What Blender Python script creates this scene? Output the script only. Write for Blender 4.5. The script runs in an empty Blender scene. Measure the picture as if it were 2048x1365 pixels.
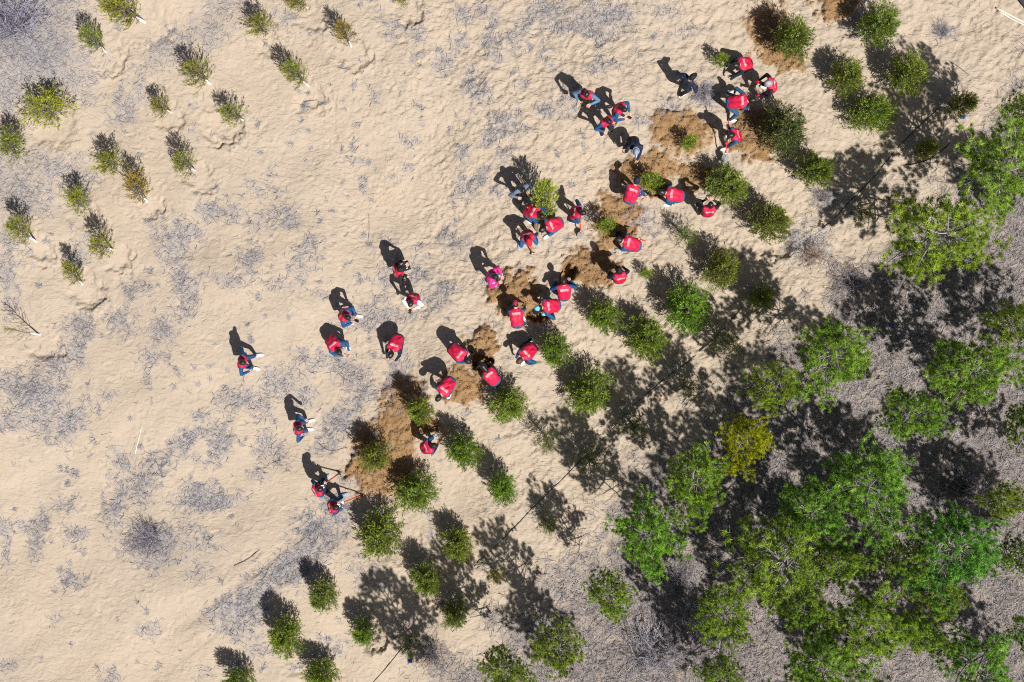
import bpy, bmesh, math, random
import numpy as np
from mathutils import Vector, Matrix, Quaternion
from mathutils.bvhtree import BVHTree

random.seed(7)
rng = np.random.default_rng(7)
R = math.radians
scene = bpy.context.scene
COL = scene.collection

# ------------------------------------------------------------------ camera, sky, sun, exposure
S = 68.0            # photo pixels per metre on the sand
CH = 38.0           # height of the drone above the sand
cam_d = bpy.data.cameras.new('camera')
cam_d.sensor_width = 36.0
cam_d.lens = 18.0 / ((1024 / S) / CH)
cam_d.clip_end = 2000
cam = bpy.data.objects.new('camera', cam_d)
cam.location = (0, 0, CH)
COL.objects.link(cam)
scene.camera = cam

SUN_EL = R(57.0)
SUN_DIR = Vector((0.60 * math.cos(SUN_EL), -0.80 * math.cos(SUN_EL), math.sin(SUN_EL)))   # towards the sun
world = bpy.data.worlds.new('World')
scene.world = world
world.use_nodes = True
wn = world.node_tree.nodes
sky = wn.new('ShaderNodeTexSky')
sky.sky_type = 'NISHITA'
sky.sun_disc = False
sky.air_density = 0.6
sky.dust_density = 2.0
sky.sun_elevation = SUN_EL
sky.sun_rotation = math.atan2(SUN_DIR.x, SUN_DIR.y)
world.node_tree.links.new(sky.outputs[0], wn['Background'].inputs[0])
wn['Background'].inputs[1].default_value = 0.05
sl = bpy.data.lights.new('sun', 'SUN')
sl.energy = 5.0
sl.angle = R(0.53)
sl.color = (1.0, 0.96, 0.90)
so = bpy.data.objects.new('sun', sl)
so.rotation_euler = SUN_DIR.to_track_quat('Z', 'Y').to_euler()
so.location = (20, -26, 40)
COL.objects.link(so)
scene.view_settings.view_transform = 'Standard'
scene.view_settings.look = 'None'
scene.view_settings.gamma = 1.0
scene.view_settings.exposure = 0.58
scene.cycles.use_denoising = False
scene.cycles.filter_width = 1.1
scene.cycles.max_bounces = 4
scene.cycles.diffuse_bounces = 2
scene.cycles.glossy_bounces = 2
scene.cycles.transmission_bounces = 2

# ------------------------------------------------------------------ helpers
def P(px, py, z=0.0):
    """photo pixel seen at height z -> world x, y"""
    f = (CH - z) / CH / S
    return (px - 1024) * f, (682 - py) * f

def tag(o, label=None, cat=None, group=None, kind=None):
    if label: o['label'] = label
    if cat: o['category'] = cat
    if group: o['group'] = group
    if kind: o['kind'] = kind
    return o

def empty(name, loc=(0, 0, 0)):
    o = bpy.data.objects.new(name, None)
    o.empty_display_size = 0.2
    o.location = loc
    COL.objects.link(o)
    return o

def link(name, me, parent=None):
    o = bpy.data.objects.new(name, me)
    COL.objects.link(o)
    if parent: o.parent = parent
    return o

class Buf:
    """collects vertices / faces (tris or quads) with a tint value per vertex"""
    def __init__(s):
        s.v, s.t, s.q3, s.q4, s.n = [], [], [], [], 0
        s.m3, s.m4 = [], []
    def add(s, v, f3=None, f4=None, tint=0.5, mat=0):
        v = np.asarray(v, float).reshape(-1, 3)
        if f3 is not None and len(f3):
            f3 = np.asarray(f3, int).reshape(-1, 3); s.q3.append(f3 + s.n); s.m3.append(np.full(len(f3), mat))
        if f4 is not None and len(f4):
            f4 = np.asarray(f4, int).reshape(-1, 4); s.q4.append(f4 + s.n); s.m4.append(np.full(len(f4), mat))
        s.v.append(v)
        s.t.append(np.broadcast_to(np.asarray(tint, float), (len(v),)))
        s.n += len(v)
    def mesh(s, name, mats, smooth=False):
        v = np.concatenate(s.v)
        f3 = np.concatenate(s.q3) if s.q3 else np.zeros((0, 3), int)
        f4 = np.concatenate(s.q4) if s.q4 else np.zeros((0, 4), int)
        me = bpy.data.meshes.new(name)
        me.vertices.add(len(v)); me.vertices.foreach_set('co', v.astype(np.float32).ravel())
        nl = f3.size + f4.size
        me.loops.add(nl)
        me.loops.foreach_set('vertex_index', np.concatenate([f3.ravel(), f4.ravel()]).astype(np.int32))
        me.polygons.add(len(f3) + len(f4))
        st = np.concatenate([np.arange(len(f3)) * 3, f3.size + np.arange(len(f4)) * 4]).astype(np.int32)
        me.polygons.foreach_set('loop_start', st)
        mi = np.concatenate((s.m3 or []) + (s.m4 or []) + [np.zeros(0, int)]).astype(np.int32)
        me.polygons.foreach_set('material_index', mi)
        me.polygons.foreach_set('use_smooth', np.full(len(st), smooth))
        a = me.attributes.new('tint', 'FLOAT', 'POINT')
        a.data.foreach_set('value', np.concatenate(s.t).astype(np.float32))
        for m in (mats if isinstance(mats, (list, tuple)) else [mats]): me.materials.append(m)
        me.update(calc_edges=True)
        me.validate()
        return me

def frame(d):
    d = np.asarray(d, float); d = d / (np.linalg.norm(d) + 1e-9)
    u = np.cross(d, (0, 0, 1.0)) if abs(d[2]) < 0.95 else np.cross(d, (1.0, 0, 0))
    u /= np.linalg.norm(u) + 1e-9
    return d, u, np.cross(d, u)

def tube(buf, pts, rad, n=5, tint=0.5, mat=0, cap=True):
    pts = np.asarray(pts, float); k = len(pts)
    rad = np.broadcast_to(np.asarray(rad, float), (k,))
    a = np.arange(n) * 2 * math.pi / n
    vs = []
    u0 = None
    for i in range(k):
        d = pts[min(i + 1, k - 1)] - pts[max(i - 1, 0)]
        d, u, w = frame(d)
        if u0 is not None:
            u = u0 - d * np.dot(u0, d); u /= np.linalg.norm(u) + 1e-9; w = np.cross(d, u)
        u0 = u
        vs.append(pts[i] + rad[i] * (np.cos(a)[:, None] * u + np.sin(a)[:, None] * w))
    v = np.concatenate(vs)
    f = []
    for i in range(k - 1):
        for j in range(n):
            f.append((i * n + j, i * n + (j + 1) % n, (i + 1) * n + (j + 1) % n, (i + 1) * n + j))
    f3 = []
    if cap:
        v = np.concatenate([v, pts[:1], pts[-1:]])
        b, e = k * n, k * n + 1
        for j in range(n):
            f3.append((b, (j + 1) % n, j)); f3.append((e, (k - 1) * n + j, (k - 1) * n + (j + 1) % n))
    buf.add(v, f3, f, tint, mat)

def box(buf, c, size, rot=None, tint=0.5, mat=0, bev=0.0):
    hx, hy, hz = [s / 2 for s in size]
    v = np.array([(x, y, z) for z in (-hz, hz) for (x, y) in ((-hx, -hy), (hx, -hy), (hx, hy), (-hx, hy))])
    if rot is not None: v = v @ np.asarray(rot).T
    buf.add(v + np.asarray(c), None, [(0, 3, 2, 1), (4, 5, 6, 7), (0, 1, 5, 4), (1, 2, 6, 5), (2, 3, 7, 6), (3, 0, 4, 7)], tint, mat)

# ------------------------------------------------------------------ materials
def new_mat(name):
    m = bpy.data.materials.new(name); m.use_nodes = True
    return m, m.node_tree.nodes, m.node_tree.links, m.node_tree.nodes['Principled BSDF']

def mixrgb(n, l, fac, a, b, typ='MIX'):
    x = n.new('ShaderNodeMix'); x.data_type = 'RGBA'; x.blend_type = typ
    for sock, val in ((x.inputs[0], fac), (x.inputs[6], a), (x.inputs[7], b)):
        if hasattr(val, 'is_linked'): l.new(val, sock)
        else: sock.default_value = val if not isinstance(val, tuple) else (*val, 1)[:4]
    return x.outputs[2]

def noise(n, l, scale, detail=3, rough=0.5, vec=None, dist=0.0):
    x = n.new('ShaderNodeTexNoise'); x.inputs['Scale'].default_value = scale
    x.inputs['Detail'].default_value = detail; x.inputs['Roughness'].default_value = rough
    x.inputs['Distortion'].default_value = dist
    if vec: l.new(vec, x.inputs['Vector'])
    return x.outputs[0]

def ramp(n, l, fac, stops):
    x = n.new('ShaderNodeMapRange'); x.clamp = True
    x.inputs[1].default_value, x.inputs[2].default_value = stops[0], stops[1]
    x.inputs[3].default_value, x.inputs[4].default_value = (stops[2], stops[3]) if len(stops) > 2 else (0, 1)
    l.new(fac, x.inputs[0])
    return x.outputs[0]

def math_node(n, l, op, a, b=None):
    x = n.new('ShaderNodeMath'); x.operation = op
    for i, val in enumerate((a, b)):
        if val is None: continue
        if hasattr(val, 'is_linked'): l.new(val, x.inputs[i])
        else: x.inputs[i].default_value = val
    return x.outputs[0]

def plain(name, col, rough=0.7, var=0.15, scale=30, bump=0.0, metal=0.0, spec=0.3):
    m, n, l, b = new_mat(name)
    tc = n.new('ShaderNodeTexCoord').outputs['Object']
    f = noise(n, l, scale, 4, 0.6, tc)
    dark = tuple(c * (1 - var) for c in col); lite = tuple(min(1, c * (1 + var)) for c in col)
    l.new(mixrgb(n, l, ramp(n, l, f, (0.3, 0.7)), dark, lite), b.inputs['Base Color'])
    b.inputs['Roughness'].default_value = rough
    b.inputs['Metallic'].default_value = metal
    b.inputs['Specular IOR Level'].default_value = spec
    if bump:
        bp = n.new('ShaderNodeBump'); bp.inputs['Strength'].default_value = bump; bp.inputs['Distance'].default_value = 0.02
        l.new(f, bp.inputs['Height']); l.new(bp.outputs[0], b.inputs['Normal'])
    return m

def tinted(name, dark, lite, rough=0.7, transl=0.0, use_obj=False):
    """colour runs dark..lite by the per-piece tint; optionally multiplied by the object's own colour"""
    m, n, l, b = new_mat(name)
    at = n.new('ShaderNodeAttribute'); at.attribute_name = 'tint'
    c = mixrgb(n, l, at.outputs['Fac'], dark, lite)
    if use_obj:
        oi = n.new('ShaderNodeObjectInfo')
        c = mixrgb(n, l, 1.0, c, oi.outputs['Color'], 'MULTIPLY')
    l.new(c, b.inputs['Base Color'])
    b.inputs['Roughness'].default_value = rough
    b.inputs['Specular IOR Level'].default_value = 0.25
    if transl:
        t = n.new('ShaderNodeBsdfTranslucent'); l.new(c, t.inputs[0])
        mx = n.new('ShaderNodeMixShader'); mx.inputs[0].default_value = transl
        l.new(b.outputs[0], mx.inputs[1]); l.new(t.outputs[0], mx.inputs[2])
        l.new(mx.outputs[0], n['Material Output'].inputs[0])
    return m

M = {}
M['needle'] = tinted('conifer_foliage', (0.055, 0.088, 0.017), (0.54, 0.64, 0.130), 0.45, 0.50, True)
M['pine_needle'] = tinted('pine_needles', (0.070, 0.120, 0.022), (0.68, 0.80, 0.130), 0.45, 0.50, True)
M['bark'] = tinted('bark', (0.05, 0.04, 0.035), (0.20, 0.17, 0.15), 0.9)
M['limb'] = tinted('grey_limb', (0.07, 0.060, 0.055), (0.36, 0.335, 0.32), 0.85)
M['whitewash'] = plain('whitewashed_bark', (0.72, 0.70, 0.68), 0.8, 0.15, 40)
M['dead'] = tinted('dead_twig', (0.08, 0.075, 0.08), (0.34, 0.32, 0.335), 0.85, 0.0, True)
M['straw'] = tinted('dry_straw', (0.095, 0.095, 0.108), (0.32, 0.31, 0.34), 0.85)
M['forest_straw'] = tinted('pine_straw', (0.030, 0.026, 0.028), (0.44, 0.41, 0.415), 0.85)
M['clod'] = tinted('soil_clod', (0.15, 0.085, 0.040), (0.33, 0.205, 0.10), 0.9)
M['hose'] = plain('black_hose', (0.02, 0.02, 0.022), 0.5, 0.3)
M['skin'] = plain('skin', (0.50, 0.30, 0.21), 0.55, 0.06, 20)
M['eye'] = plain('eye_dark', (0.02, 0.015, 0.015), 0.3, 0.1)
M['lips'] = plain('lips', (0.40, 0.14, 0.12), 0.5, 0.05)
M['vest'] = plain('red_vest_fabric', (0.47, 0.008, 0.046), 0.6, 0.14, 9, 0.45)
M['pink'] = plain('pink_jacket_fabric', (0.55, 0.015, 0.19), 0.6, 0.12, 9, 0.4)
M['letter'] = plain('white_print', (0.50, 0.48, 0.48), 0.6, 0.08)
M['hair'] = plain('black_hair', (0.012, 0.010, 0.011), 0.35, 0.4, 60, 0.5, 0.0, 0.5)
M['brown_hair'] = plain('brown_hair', (0.07, 0.035, 0.022), 0.4, 0.4, 60, 0.5)
for nm, c in dict(blue=(0.012, 0.060, 0.16), navy=(0.012, 0.018, 0.040), black=(0.012, 0.012, 0.014), white=(0.78, 0.77, 0.76),
                  grey=(0.30, 0.29, 0.31), denim=(0.020, 0.075, 0.17), palejean=(0.30, 0.42, 0.58), red=(0.58, 0.012, 0.03),
                  maroon=(0.22, 0.012, 0.055), sky=(0.13, 0.45, 0.80), plaid=(0.08, 0.16, 0.27), slate=(0.10, 0.13, 0.19),
                  tan=(0.35, 0.24, 0.14), greyblue=(0.20, 0.26, 0.36)).items():
    M[nm] = plain(nm + '_cloth', c, 0.75, 0.22, 14, 0.4)
M['handle'] = plain('orange_handle', (0.55, 0.065, 0.015), 0.45, 0.15, 12)
M['redhandle'] = plain('red_handle', (0.55, 0.03, 0.04), 0.45, 0.15, 12)
M['steel'] = plain('worn_steel', (0.55, 0.56, 0.58), 0.35, 0.25, 18, 0.1, 0.7, 0.5)
M['darksteel'] = plain('dark_steel', (0.06, 0.06, 0.065), 0.5, 0.3, 18, 0.1, 0.5, 0.5)
M['glass'] = plain('phone_glass', (0.015, 0.016, 0.02), 0.12, 0.1, 5, 0, 0, 0.5)
M['burlap'] = plain('root_ball_earth', (0.30, 0.22, 0.14), 0.95, 0.5, 22, 0.9)
M['pole'] = plain('pale_wood', (0.68, 0.58, 0.48), 0.7, 0.15, 30)
M['dark_flat'] = plain('dark_slab', (0.018, 0.017, 0.028), 0.6, 0.3, 8)
M['scrap'] = plain('blue_plastic', (0.03, 0.10, 0.42), 0.4, 0.15)

# ------------------------------------------------------------------ tables of what stands where (photo pixels)
# young conifers: crown centre px, crown radius px, height m, tint multiplier, variant, label
YOUNG = [
 (1587, 72, 45, 1.55, (0.85, 0.88, 0.8), 0, 'young dark green conifer in the dug patch below the top edge'),
 (1758, 53, 50, 1.65, (0.85, 0.95, 0.8), 1, 'large young conifer nearest the top edge beside brown dug soil'),
 (1693, 155, 40, 1.5, (0.95, 0.95, 0.8), 2, 'slim young conifer with forked sparse shadow, right of crouching person'),
 (1810, 150, 47, 1.45, (1.0, 1.0, 0.85), 3, 'round young conifer touching the topmost pine shadow'),
 (1746, 226, 46, 1.55, (0.9, 1.0, 0.8), 4, 'young conifer left of the long shaded clearing below two others'),
 (1567, 253, 50, 1.5, (0.60, 0.58, 0.95), 0, 'greyish dark conifer beside the reddish dug soil and shoveller'),
 (1624, 338, 42, 1.45, (0.85, 0.9, 0.75), 2, 'olive young conifer below the greyish dark conifer'),
 (1452, 364, 46, 1.4, (0.95, 1.0, 0.85), 1, 'green young conifer above person raising a phone'),
 (1532, 450, 47, 1.5, (0.95, 0.9, 0.75), 3, 'round young conifer with dark hollow at its lower right'),
 (1442, 540, 44, 1.45, (1.0, 0.92, 0.95), 4, 'dusty olive young conifer right of the bright round one'),
 (1381, 614, 52, 1.45, (0.80, 1.12, 0.65), 1, 'big round bright green conifer in the middle of the sand'),
 (1212, 626, 42, 1.4, (0.85, 1.0, 0.7), 2, 'green conifer below person squatting with white lettered back'),
 (1283, 682, 45, 1.35, (0.9, 1.0, 0.7), 0, 'green conifer touching its neighbour at the upper left'),
 (1121, 692, 39, 1.4, (0.85, 1.05, 0.65), 3, 'green conifer beside brown haired person bending'),
 (1185, 775, 54, 1.5, (0.9, 1.0, 0.75), 4, 'wide young conifer with a broad dark shadow, alone on sand'),
 (1014, 808, 42, 1.35, (0.95, 1.05, 0.7), 1, 'round green conifer below the two people digging one pit'),
 (928, 894, 38, 1.35, (0.85, 1.05, 0.65), 2, 'green conifer right of the orange handled shovel'),
 (836, 982, 48, 1.4, (0.85, 0.95, 0.75), 0, 'dense round conifer at the lower end of the dug soil'),
 (752, 912, 37, 1.25, (1.0, 0.9, 0.85), 3, 'olive conifer in the middle of the large dug ring'),
 (848, 820, 29, 1.2, (1.0, 1.05, 0.7), 1, 'small bright conifer in dug soil below bending person'),
 (1003, 985, 36, 1.45, (0.85, 1.15, 0.6), 4, 'narrow vivid green conifer leaning right, below the sand slope'),
 (766, 1066, 48, 1.4, (0.9, 0.92, 0.75), 2, 'bushy olive conifer below the second hoe'),
 (916, 1080, 37, 1.35, (1.0, 1.0, 0.65), 0, 'yellow green conifer at the edge of the pine shade'),
 (842, 1158, 36, 1.4, (0.9, 0.95, 0.7), 1, 'conifer half inside the first pine shadow'),
 (659, 1190, 33, 1.3, (0.95, 0.98, 0.8), 3, 'pale green conifer beside grey dry brush'),
 (575, 1278, 42, 1.45, (1.0, 1.05, 0.75), 4, 'round light green conifer near the bottom edge'),
 (730, 1266, 30, 1.2, (0.85, 1.1, 0.65), 2, 'small green conifer with a dark hollow to its right'),
 (652, 1345, 38, 1.4, (0.95, 1.05, 0.6), 0, 'green conifer cut by the bottom edge in broken shade'),
 (488, 1358, 33, 1.3, (0.85, 1.0, 0.7), 1, 'leftmost conifer cut by the bottom edge'),
 (1096, 878, 28, 1.2, (0.85, 0.8, 0.85), 5, 'sparse greyish conifer on open sand left of the dark shrub'),
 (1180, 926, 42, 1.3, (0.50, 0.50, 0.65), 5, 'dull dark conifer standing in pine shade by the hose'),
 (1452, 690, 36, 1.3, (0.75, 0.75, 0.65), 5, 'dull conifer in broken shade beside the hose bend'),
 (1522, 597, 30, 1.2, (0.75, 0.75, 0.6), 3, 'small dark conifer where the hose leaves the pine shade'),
 (1374, 472, 30, 1.1, (0.85, 0.95, 0.8), 5, 'small sparse conifer below person in a bending pose'),
 (991, 1148, 21, 0.95, (1.35, 1.05, 0.6), 5, 'small yellowish conifer deep in the lower pine shade'),
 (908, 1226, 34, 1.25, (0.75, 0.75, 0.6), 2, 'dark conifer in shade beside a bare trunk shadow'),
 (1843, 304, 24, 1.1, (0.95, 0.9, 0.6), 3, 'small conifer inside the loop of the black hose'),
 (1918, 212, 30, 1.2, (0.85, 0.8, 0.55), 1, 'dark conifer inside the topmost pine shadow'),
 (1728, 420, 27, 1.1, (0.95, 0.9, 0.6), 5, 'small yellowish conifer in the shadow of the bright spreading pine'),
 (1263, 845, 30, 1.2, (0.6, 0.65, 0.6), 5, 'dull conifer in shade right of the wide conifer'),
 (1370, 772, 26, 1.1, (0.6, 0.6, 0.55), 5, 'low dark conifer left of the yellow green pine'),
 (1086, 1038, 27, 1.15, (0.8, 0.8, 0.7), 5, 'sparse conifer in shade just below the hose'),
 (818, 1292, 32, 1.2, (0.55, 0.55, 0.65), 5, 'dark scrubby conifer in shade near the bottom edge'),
]
SAPL = [
 (1443, 119, 20, 0.95, 'small bright sapling set before crouching person in a navy hood'),
 (1213, 452, 26, 1.15, 'bright sapling in fresh soil before person bending left'),
 (1377, 286, 22, 0.95, 'bright sapling in the wide brown patch below person in black'),
 (1302, 362, 30, 1.15, 'bright sapling between two people bending towards it'),
 (1292, 548, 16, 0.8, 'tiny bright sapling right of person in black cap'),
]
# thin trees on the open sand: crown px, radius px, height, base px, tint, label
THIN = [
 (248, 20, 40, 1.9, (288, 43), (1.1, 0.95, 0.6), 'thin yellowish conifer at the top edge beside grey brush'),
 (186, 78, 28, 1.7, (210, 103), (0.95, 1.0, 0.75), 'thin conifer with a white trunk at the edge of grey brush'),
 (522, 52, 31, 1.6, (528, 66), (1.05, 0.9, 0.75), 'thin conifer in two tiers near the top edge'),
 (694, 70, 24, 1.5, (703, 95), (1.25, 0.85, 0.7), 'thin ochre conifer right of the one in two tiers'),
 (594, 148, 28, 1.6, (617, 172), (1.0, 0.95, 0.8), 'thin conifer with a long white trunk foot'),
 (399, 147, 33, 1.7, (419, 167), (1.05, 0.92, 0.8), 'thin conifer with double pointed shadow'),
 (322, 213, 23, 1.3, (340, 223), (1.0, 0.82, 0.7), 'small brownish conifer left of a narrow dark shadow'),
 (469, 228, 27, 1.4, (487, 241), (0.95, 0.95, 0.7), 'narrow conifer with a long slim shadow'),
 (91, 212, 52, 1.4, (98, 220), (1.15, 1.05, 0.6), 'broad yellow green conifer, largest on the left side'),
 (20, 288, 37, 1.7, (28, 309), (0.95, 0.95, 0.75), 'thin conifer cut by the left edge'),
 (222, 326, 34, 1.5, (236, 332), (1.05, 0.95, 0.65), 'dense thin conifer above the orange brown one'),
 (372, 330, 28, 1.6, (389, 340), (1.0, 0.92, 0.75), 'thin conifer right of the dense one'),
 (274, 378, 31, 1.5, (293, 403), (1.30, 0.84, 0.75), 'orange brown withering conifer with white trunk foot'),
 (154, 402, 32, 1.4, (160, 414), (1.1, 1.05, 0.6), 'thin conifer lower left of the orange brown one'),
 (44, 464, 27, 1.6, (72, 483), (1.1, 1.0, 0.6), 'thin conifer with white trunk close to the left edge'),
 (202, 490, 27, 1.7, (224, 499), (1.2, 1.0, 0.6), 'sparse yellowish conifer with a forked shadow'),
 (143, 550, 24, 1.5, (161, 568), (1.15, 1.0, 0.65), 'small yellowish conifer above bare sand hollow'),
 (36, 664, 22, 1.6, (78, 669), (1.2, 0.95, 0.75), 'nearly bare conifer with a white trunk by the left edge'),
 (598, 4, 25, 1.5, (614, 13), (1.15, 0.95, 0.6), 'thin conifer cut by the top edge, left one'),
 (806, -3, 18, 1.4, (812, 4), (1.15, 0.95, 0.6), 'thin conifer cut by the top edge, right one'),
]
# pines: crown centre px, crown radius px, crown-centre height m, tint, variant, label
PINES = [
 (1865, 482, 108, 2.6, (1.04, 1.0, 0.6), 0, 'bright yellow green spreading pine above the bare clearing'),
 (1995, 335, 104, 2.7, (1.00, 1.05, 0.85), 1, 'large light green pine at the right edge with grey limbs'),
 (2045, 222, 50, 2.9, (0.95, 0.95, 0.7), 2, 'topmost pine cut by the right edge'),
 (1665, 706, 86, 2.7, (0.95, 1.05, 0.75), 3, 'full green pine next to the yellow green one'),
 (1546, 766, 62, 2.4, (1.06, 1.0, 0.6), 4, 'yellow green small pine left of the full green one'),
 (1490, 875, 62, 2.3, (1.30, 1.12, 0.16), 3, 'vivid yellow pine, the only golden one'),
 (1945, 742, 92, 2.7, (0.90, 1.0, 0.75), 5, 'green pine with long bare trunk shadow to its upper left'),
 (2032, 640, 58, 2.7, (1.03, 1.0, 0.6), 1, 'olive pine cut by the right edge below the large one'),
 (1815, 832, 66, 2.7, (0.95, 1.08, 0.75), 0, 'green pine joining a darker crown below'),
 (1730, 962, 104, 2.9, (0.80, 1.0, 0.75), 3, 'broad dark green pine at the heart of the grove'),
 (1388, 966, 78, 2.5, (0.85, 1.05, 0.75), 5, 'dense green pine left of the grove beside the golden one'),
 (1300, 1072, 80, 2.5, (0.85, 1.1, 0.65), 1, 'lush green pine lower left of the dense one'),
 (1216, 1190, 58, 2.4, (1.03, 1.05, 0.55), 2, 'yellow green pine on grey litter'),
 (1122, 1290, 64, 2.4, (1.04, 0.95, 0.65), 4, 'sparse olive pine near the bottom edge'),
 (1010, 1338, 54, 2.4, (0.95, 0.9, 0.65), 5, 'leftmost pine, cut by the bottom edge'),
 (1558, 1110, 112, 2.9, (1.02, 1.0, 0.7), 4, 'open crowned pine showing many pale bare limbs'),
 (1452, 1232, 70, 2.6, (1.02, 1.02, 0.65), 0, 'olive green pine beside the grey bare brush'),
 (1738, 1240, 92, 2.8, (1.00, 1.03, 0.6), 1, 'green pine below the heart of the grove'),
 (1912, 1088, 100, 2.9, (0.62, 0.95, 0.85), 3, 'deep bluish green pine near the lower right'),
 (2012, 1000, 50, 2.5, (1.07, 1.0, 0.6), 2, 'small yellowish pine beside the dead bare tree'),
 (2052, 845, 48, 2.6, (1.00, 1.02, 0.65), 5, 'pine mostly cut by the right edge at mid height'),
 (1622, 1030, 76, 2.7, (0.85, 1.05, 0.8), 5, 'fresh green pine between open crowned and broad dark pines'),
 (1632, 1322, 88, 2.7, (0.90, 1.0, 0.75), 3, 'green pine cut by the bottom edge, middle one'),
 (1945, 1332, 84, 2.7, (0.80, 1.05, 0.75), 0, 'green pine cut by the bottom edge, right one'),
 (1872, 1186, 56, 2.4, (1.02, 1.0, 0.65), 4, 'smaller pine tucked under the deep bluish green one'),
 (1440, 1345, 52, 2.4, (1.00, 1.0, 0.7), 2, 'pine cut by the bottom edge right of pale brush'),
 (2062, 1262, 46, 2.6, (0.75, 0.95, 0.7), 1, 'dark pine cut by the right edge near the corner'),
 (1802, 1122, 56, 2.5, (0.95, 1.0, 0.7), 2, 'small pine filling the gap left of the deep bluish green one'),
 (1676, 1128, 58, 2.5, (1.0, 1.02, 0.65), 5, 'small pine right of the open crowned one'),
 (1602, 1205, 56, 2.4, (0.95, 1.0, 0.7), 0, 'small pine below the open crowned one'),
 (2040, 1112, 44, 2.5, (0.9, 1.0, 0.7), 2, 'small pine cut by the right edge near the deep bluish green one'),
 (1840, 1268, 50, 2.5, (0.95, 1.0, 0.65), 5, 'small pine between two larger ones close to the bottom right'),
 (2135, 430, 90, 2.7, (0.95, 1.0, 0.7), 3, 'pine just outside the right edge, uppermost, seen by its shadow'),
 (2140, 720, 90, 2.7, (0.95, 1.0, 0.7), 0, 'pine just outside the right edge at mid height, seen by its shadow'),
 (2150, 960, 95, 2.8, (0.95, 1.0, 0.7), 1, 'pine just outside the right edge, third down, seen by its shadow'),
 (2150, 1160, 95, 2.8, (0.95, 1.0, 0.7), 3, 'pine just outside the right edge near the lower corner, seen by its shadow'),
 (2090, 1430, 95, 2.8, (0.95, 1.0, 0.7), 5, 'pine just outside the bottom right corner, seen by its shadow'),
 (1790, 1450, 95, 2.8, (0.95, 1.0, 0.7), 2, 'pine below the bottom edge on the right, seen by its shadow'),
 (1540, 1450, 85, 2.7, (0.95, 1.0, 0.7), 0, 'pine below the bottom edge right of pale brush, seen by its shadow'),
 (1190, 1455, 80, 2.7, (0.95, 1.0, 0.7), 1, 'pine below the bottom edge near the sparse olive pine, seen by its shadow'),
 (880, 1440, 85, 2.7, (0.95, 1.0, 0.7), 3, 'pine below the bottom edge at the left end of the grove, seen by its shadow'),
]
# grey bare shrubs: px, radius px, height, colour, label
DEAD = [
 (300, 1078, 46, 0.7, (1.0, 0.97, 1.12), 'grey bare shrub alone on the lower left sand'),
 (28, 38, 70, 1.1, (1.0, 1.0, 1.25), 'big bluish grey bare bush in the top left corner'),
 (1621, 505, 38, 0.55, (1.5, 1.15, 0.85), 'straw coloured dead shrub on sand above the hose'),
 (1653, 390, 28, 0.4, (1.0, 0.95, 0.95), 'low grey dead shrub beside the olive conifer'),
 (1705, 562, 48, 0.6, (0.9, 0.85, 0.9), 'grey brush under the shade left of a bare trunk'),
 (1408, 182, 30, 0.35, (1.0, 1.0, 1.1), 'low grey twiggy shrub before person in black'),
 (1893, 63, 22, 0.4, (1.1, 1.08, 1.15), 'small pale twig shrub in the top right'),
 (1952, 985, 52, 1.9, (0.9, 0.88, 0.9), 'dead bare tree with radiating grey branches'),
 (1390, 1250, 66, 1.3, (1.1, 1.08, 1.2), 'pale grey bare bush left of the olive green pine'),
 (1300, 1320, 74, 1.0, (1.15, 1.12, 1.25), 'wide pale bare brush at the bottom edge'),
 (860, 1310, 40, 0.6, (0.8, 0.8, 0.85), 'dark grey bare bush in shade near the bottom'),
 (1365, 1165, 40, 0.6, (1.0, 0.97, 1.0), 'thin grey bare bush below the lush green pine'),
]
# dug soil: px, py, rx, ry, rotation, height of the heap
SOIL = [
 (768, 908, 66, 84, 20, 0.12), (725, 930, 26, 50, 10, 0.06), (815, 870, 30, 30, 0, 0.04), (808, 800, 46, 46, 0, 0.10), (930, 768, 48, 40, -10, 0.08),
 (966, 686, 29, 27, 0, 0.17), (1032, 590, 52, 46, 10, 0.17), (1062, 606, 30, 24, 0, 0.05), (1190, 535, 50, 40, 20, 0.12), (1232, 428, 42, 48, 40, 0.08), (1222, 475, 30, 25, 0, 0.04),
 (1290, 336, 68, 34, -12, 0.08), (1390, 350, 40, 24, 0, 0.05), (1362, 262, 62, 42, 10, 0.09), (1330, 232, 34, 20, 0, 0.04), (1497, 262, 42, 50, 10, 0.12), (1530, 300, 28, 20, 0, 0.03),
 (1545, 62, 56, 42, 35, 0.08), (1560, 115, 50, 22, 10, 0.03), (1672, 10, 42, 30, 0, 0.14),
]
PITS = [(1136, 548, 14, 19, 0.55), (964, 724, 20, 16, 0.55), (1076, 630, 22, 14, 0.40), (855, 850, 20, 14, 0.18), (1318, 378, 20, 14, 0.15), (1246, 462, 20, 15, 0.15)]
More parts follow.
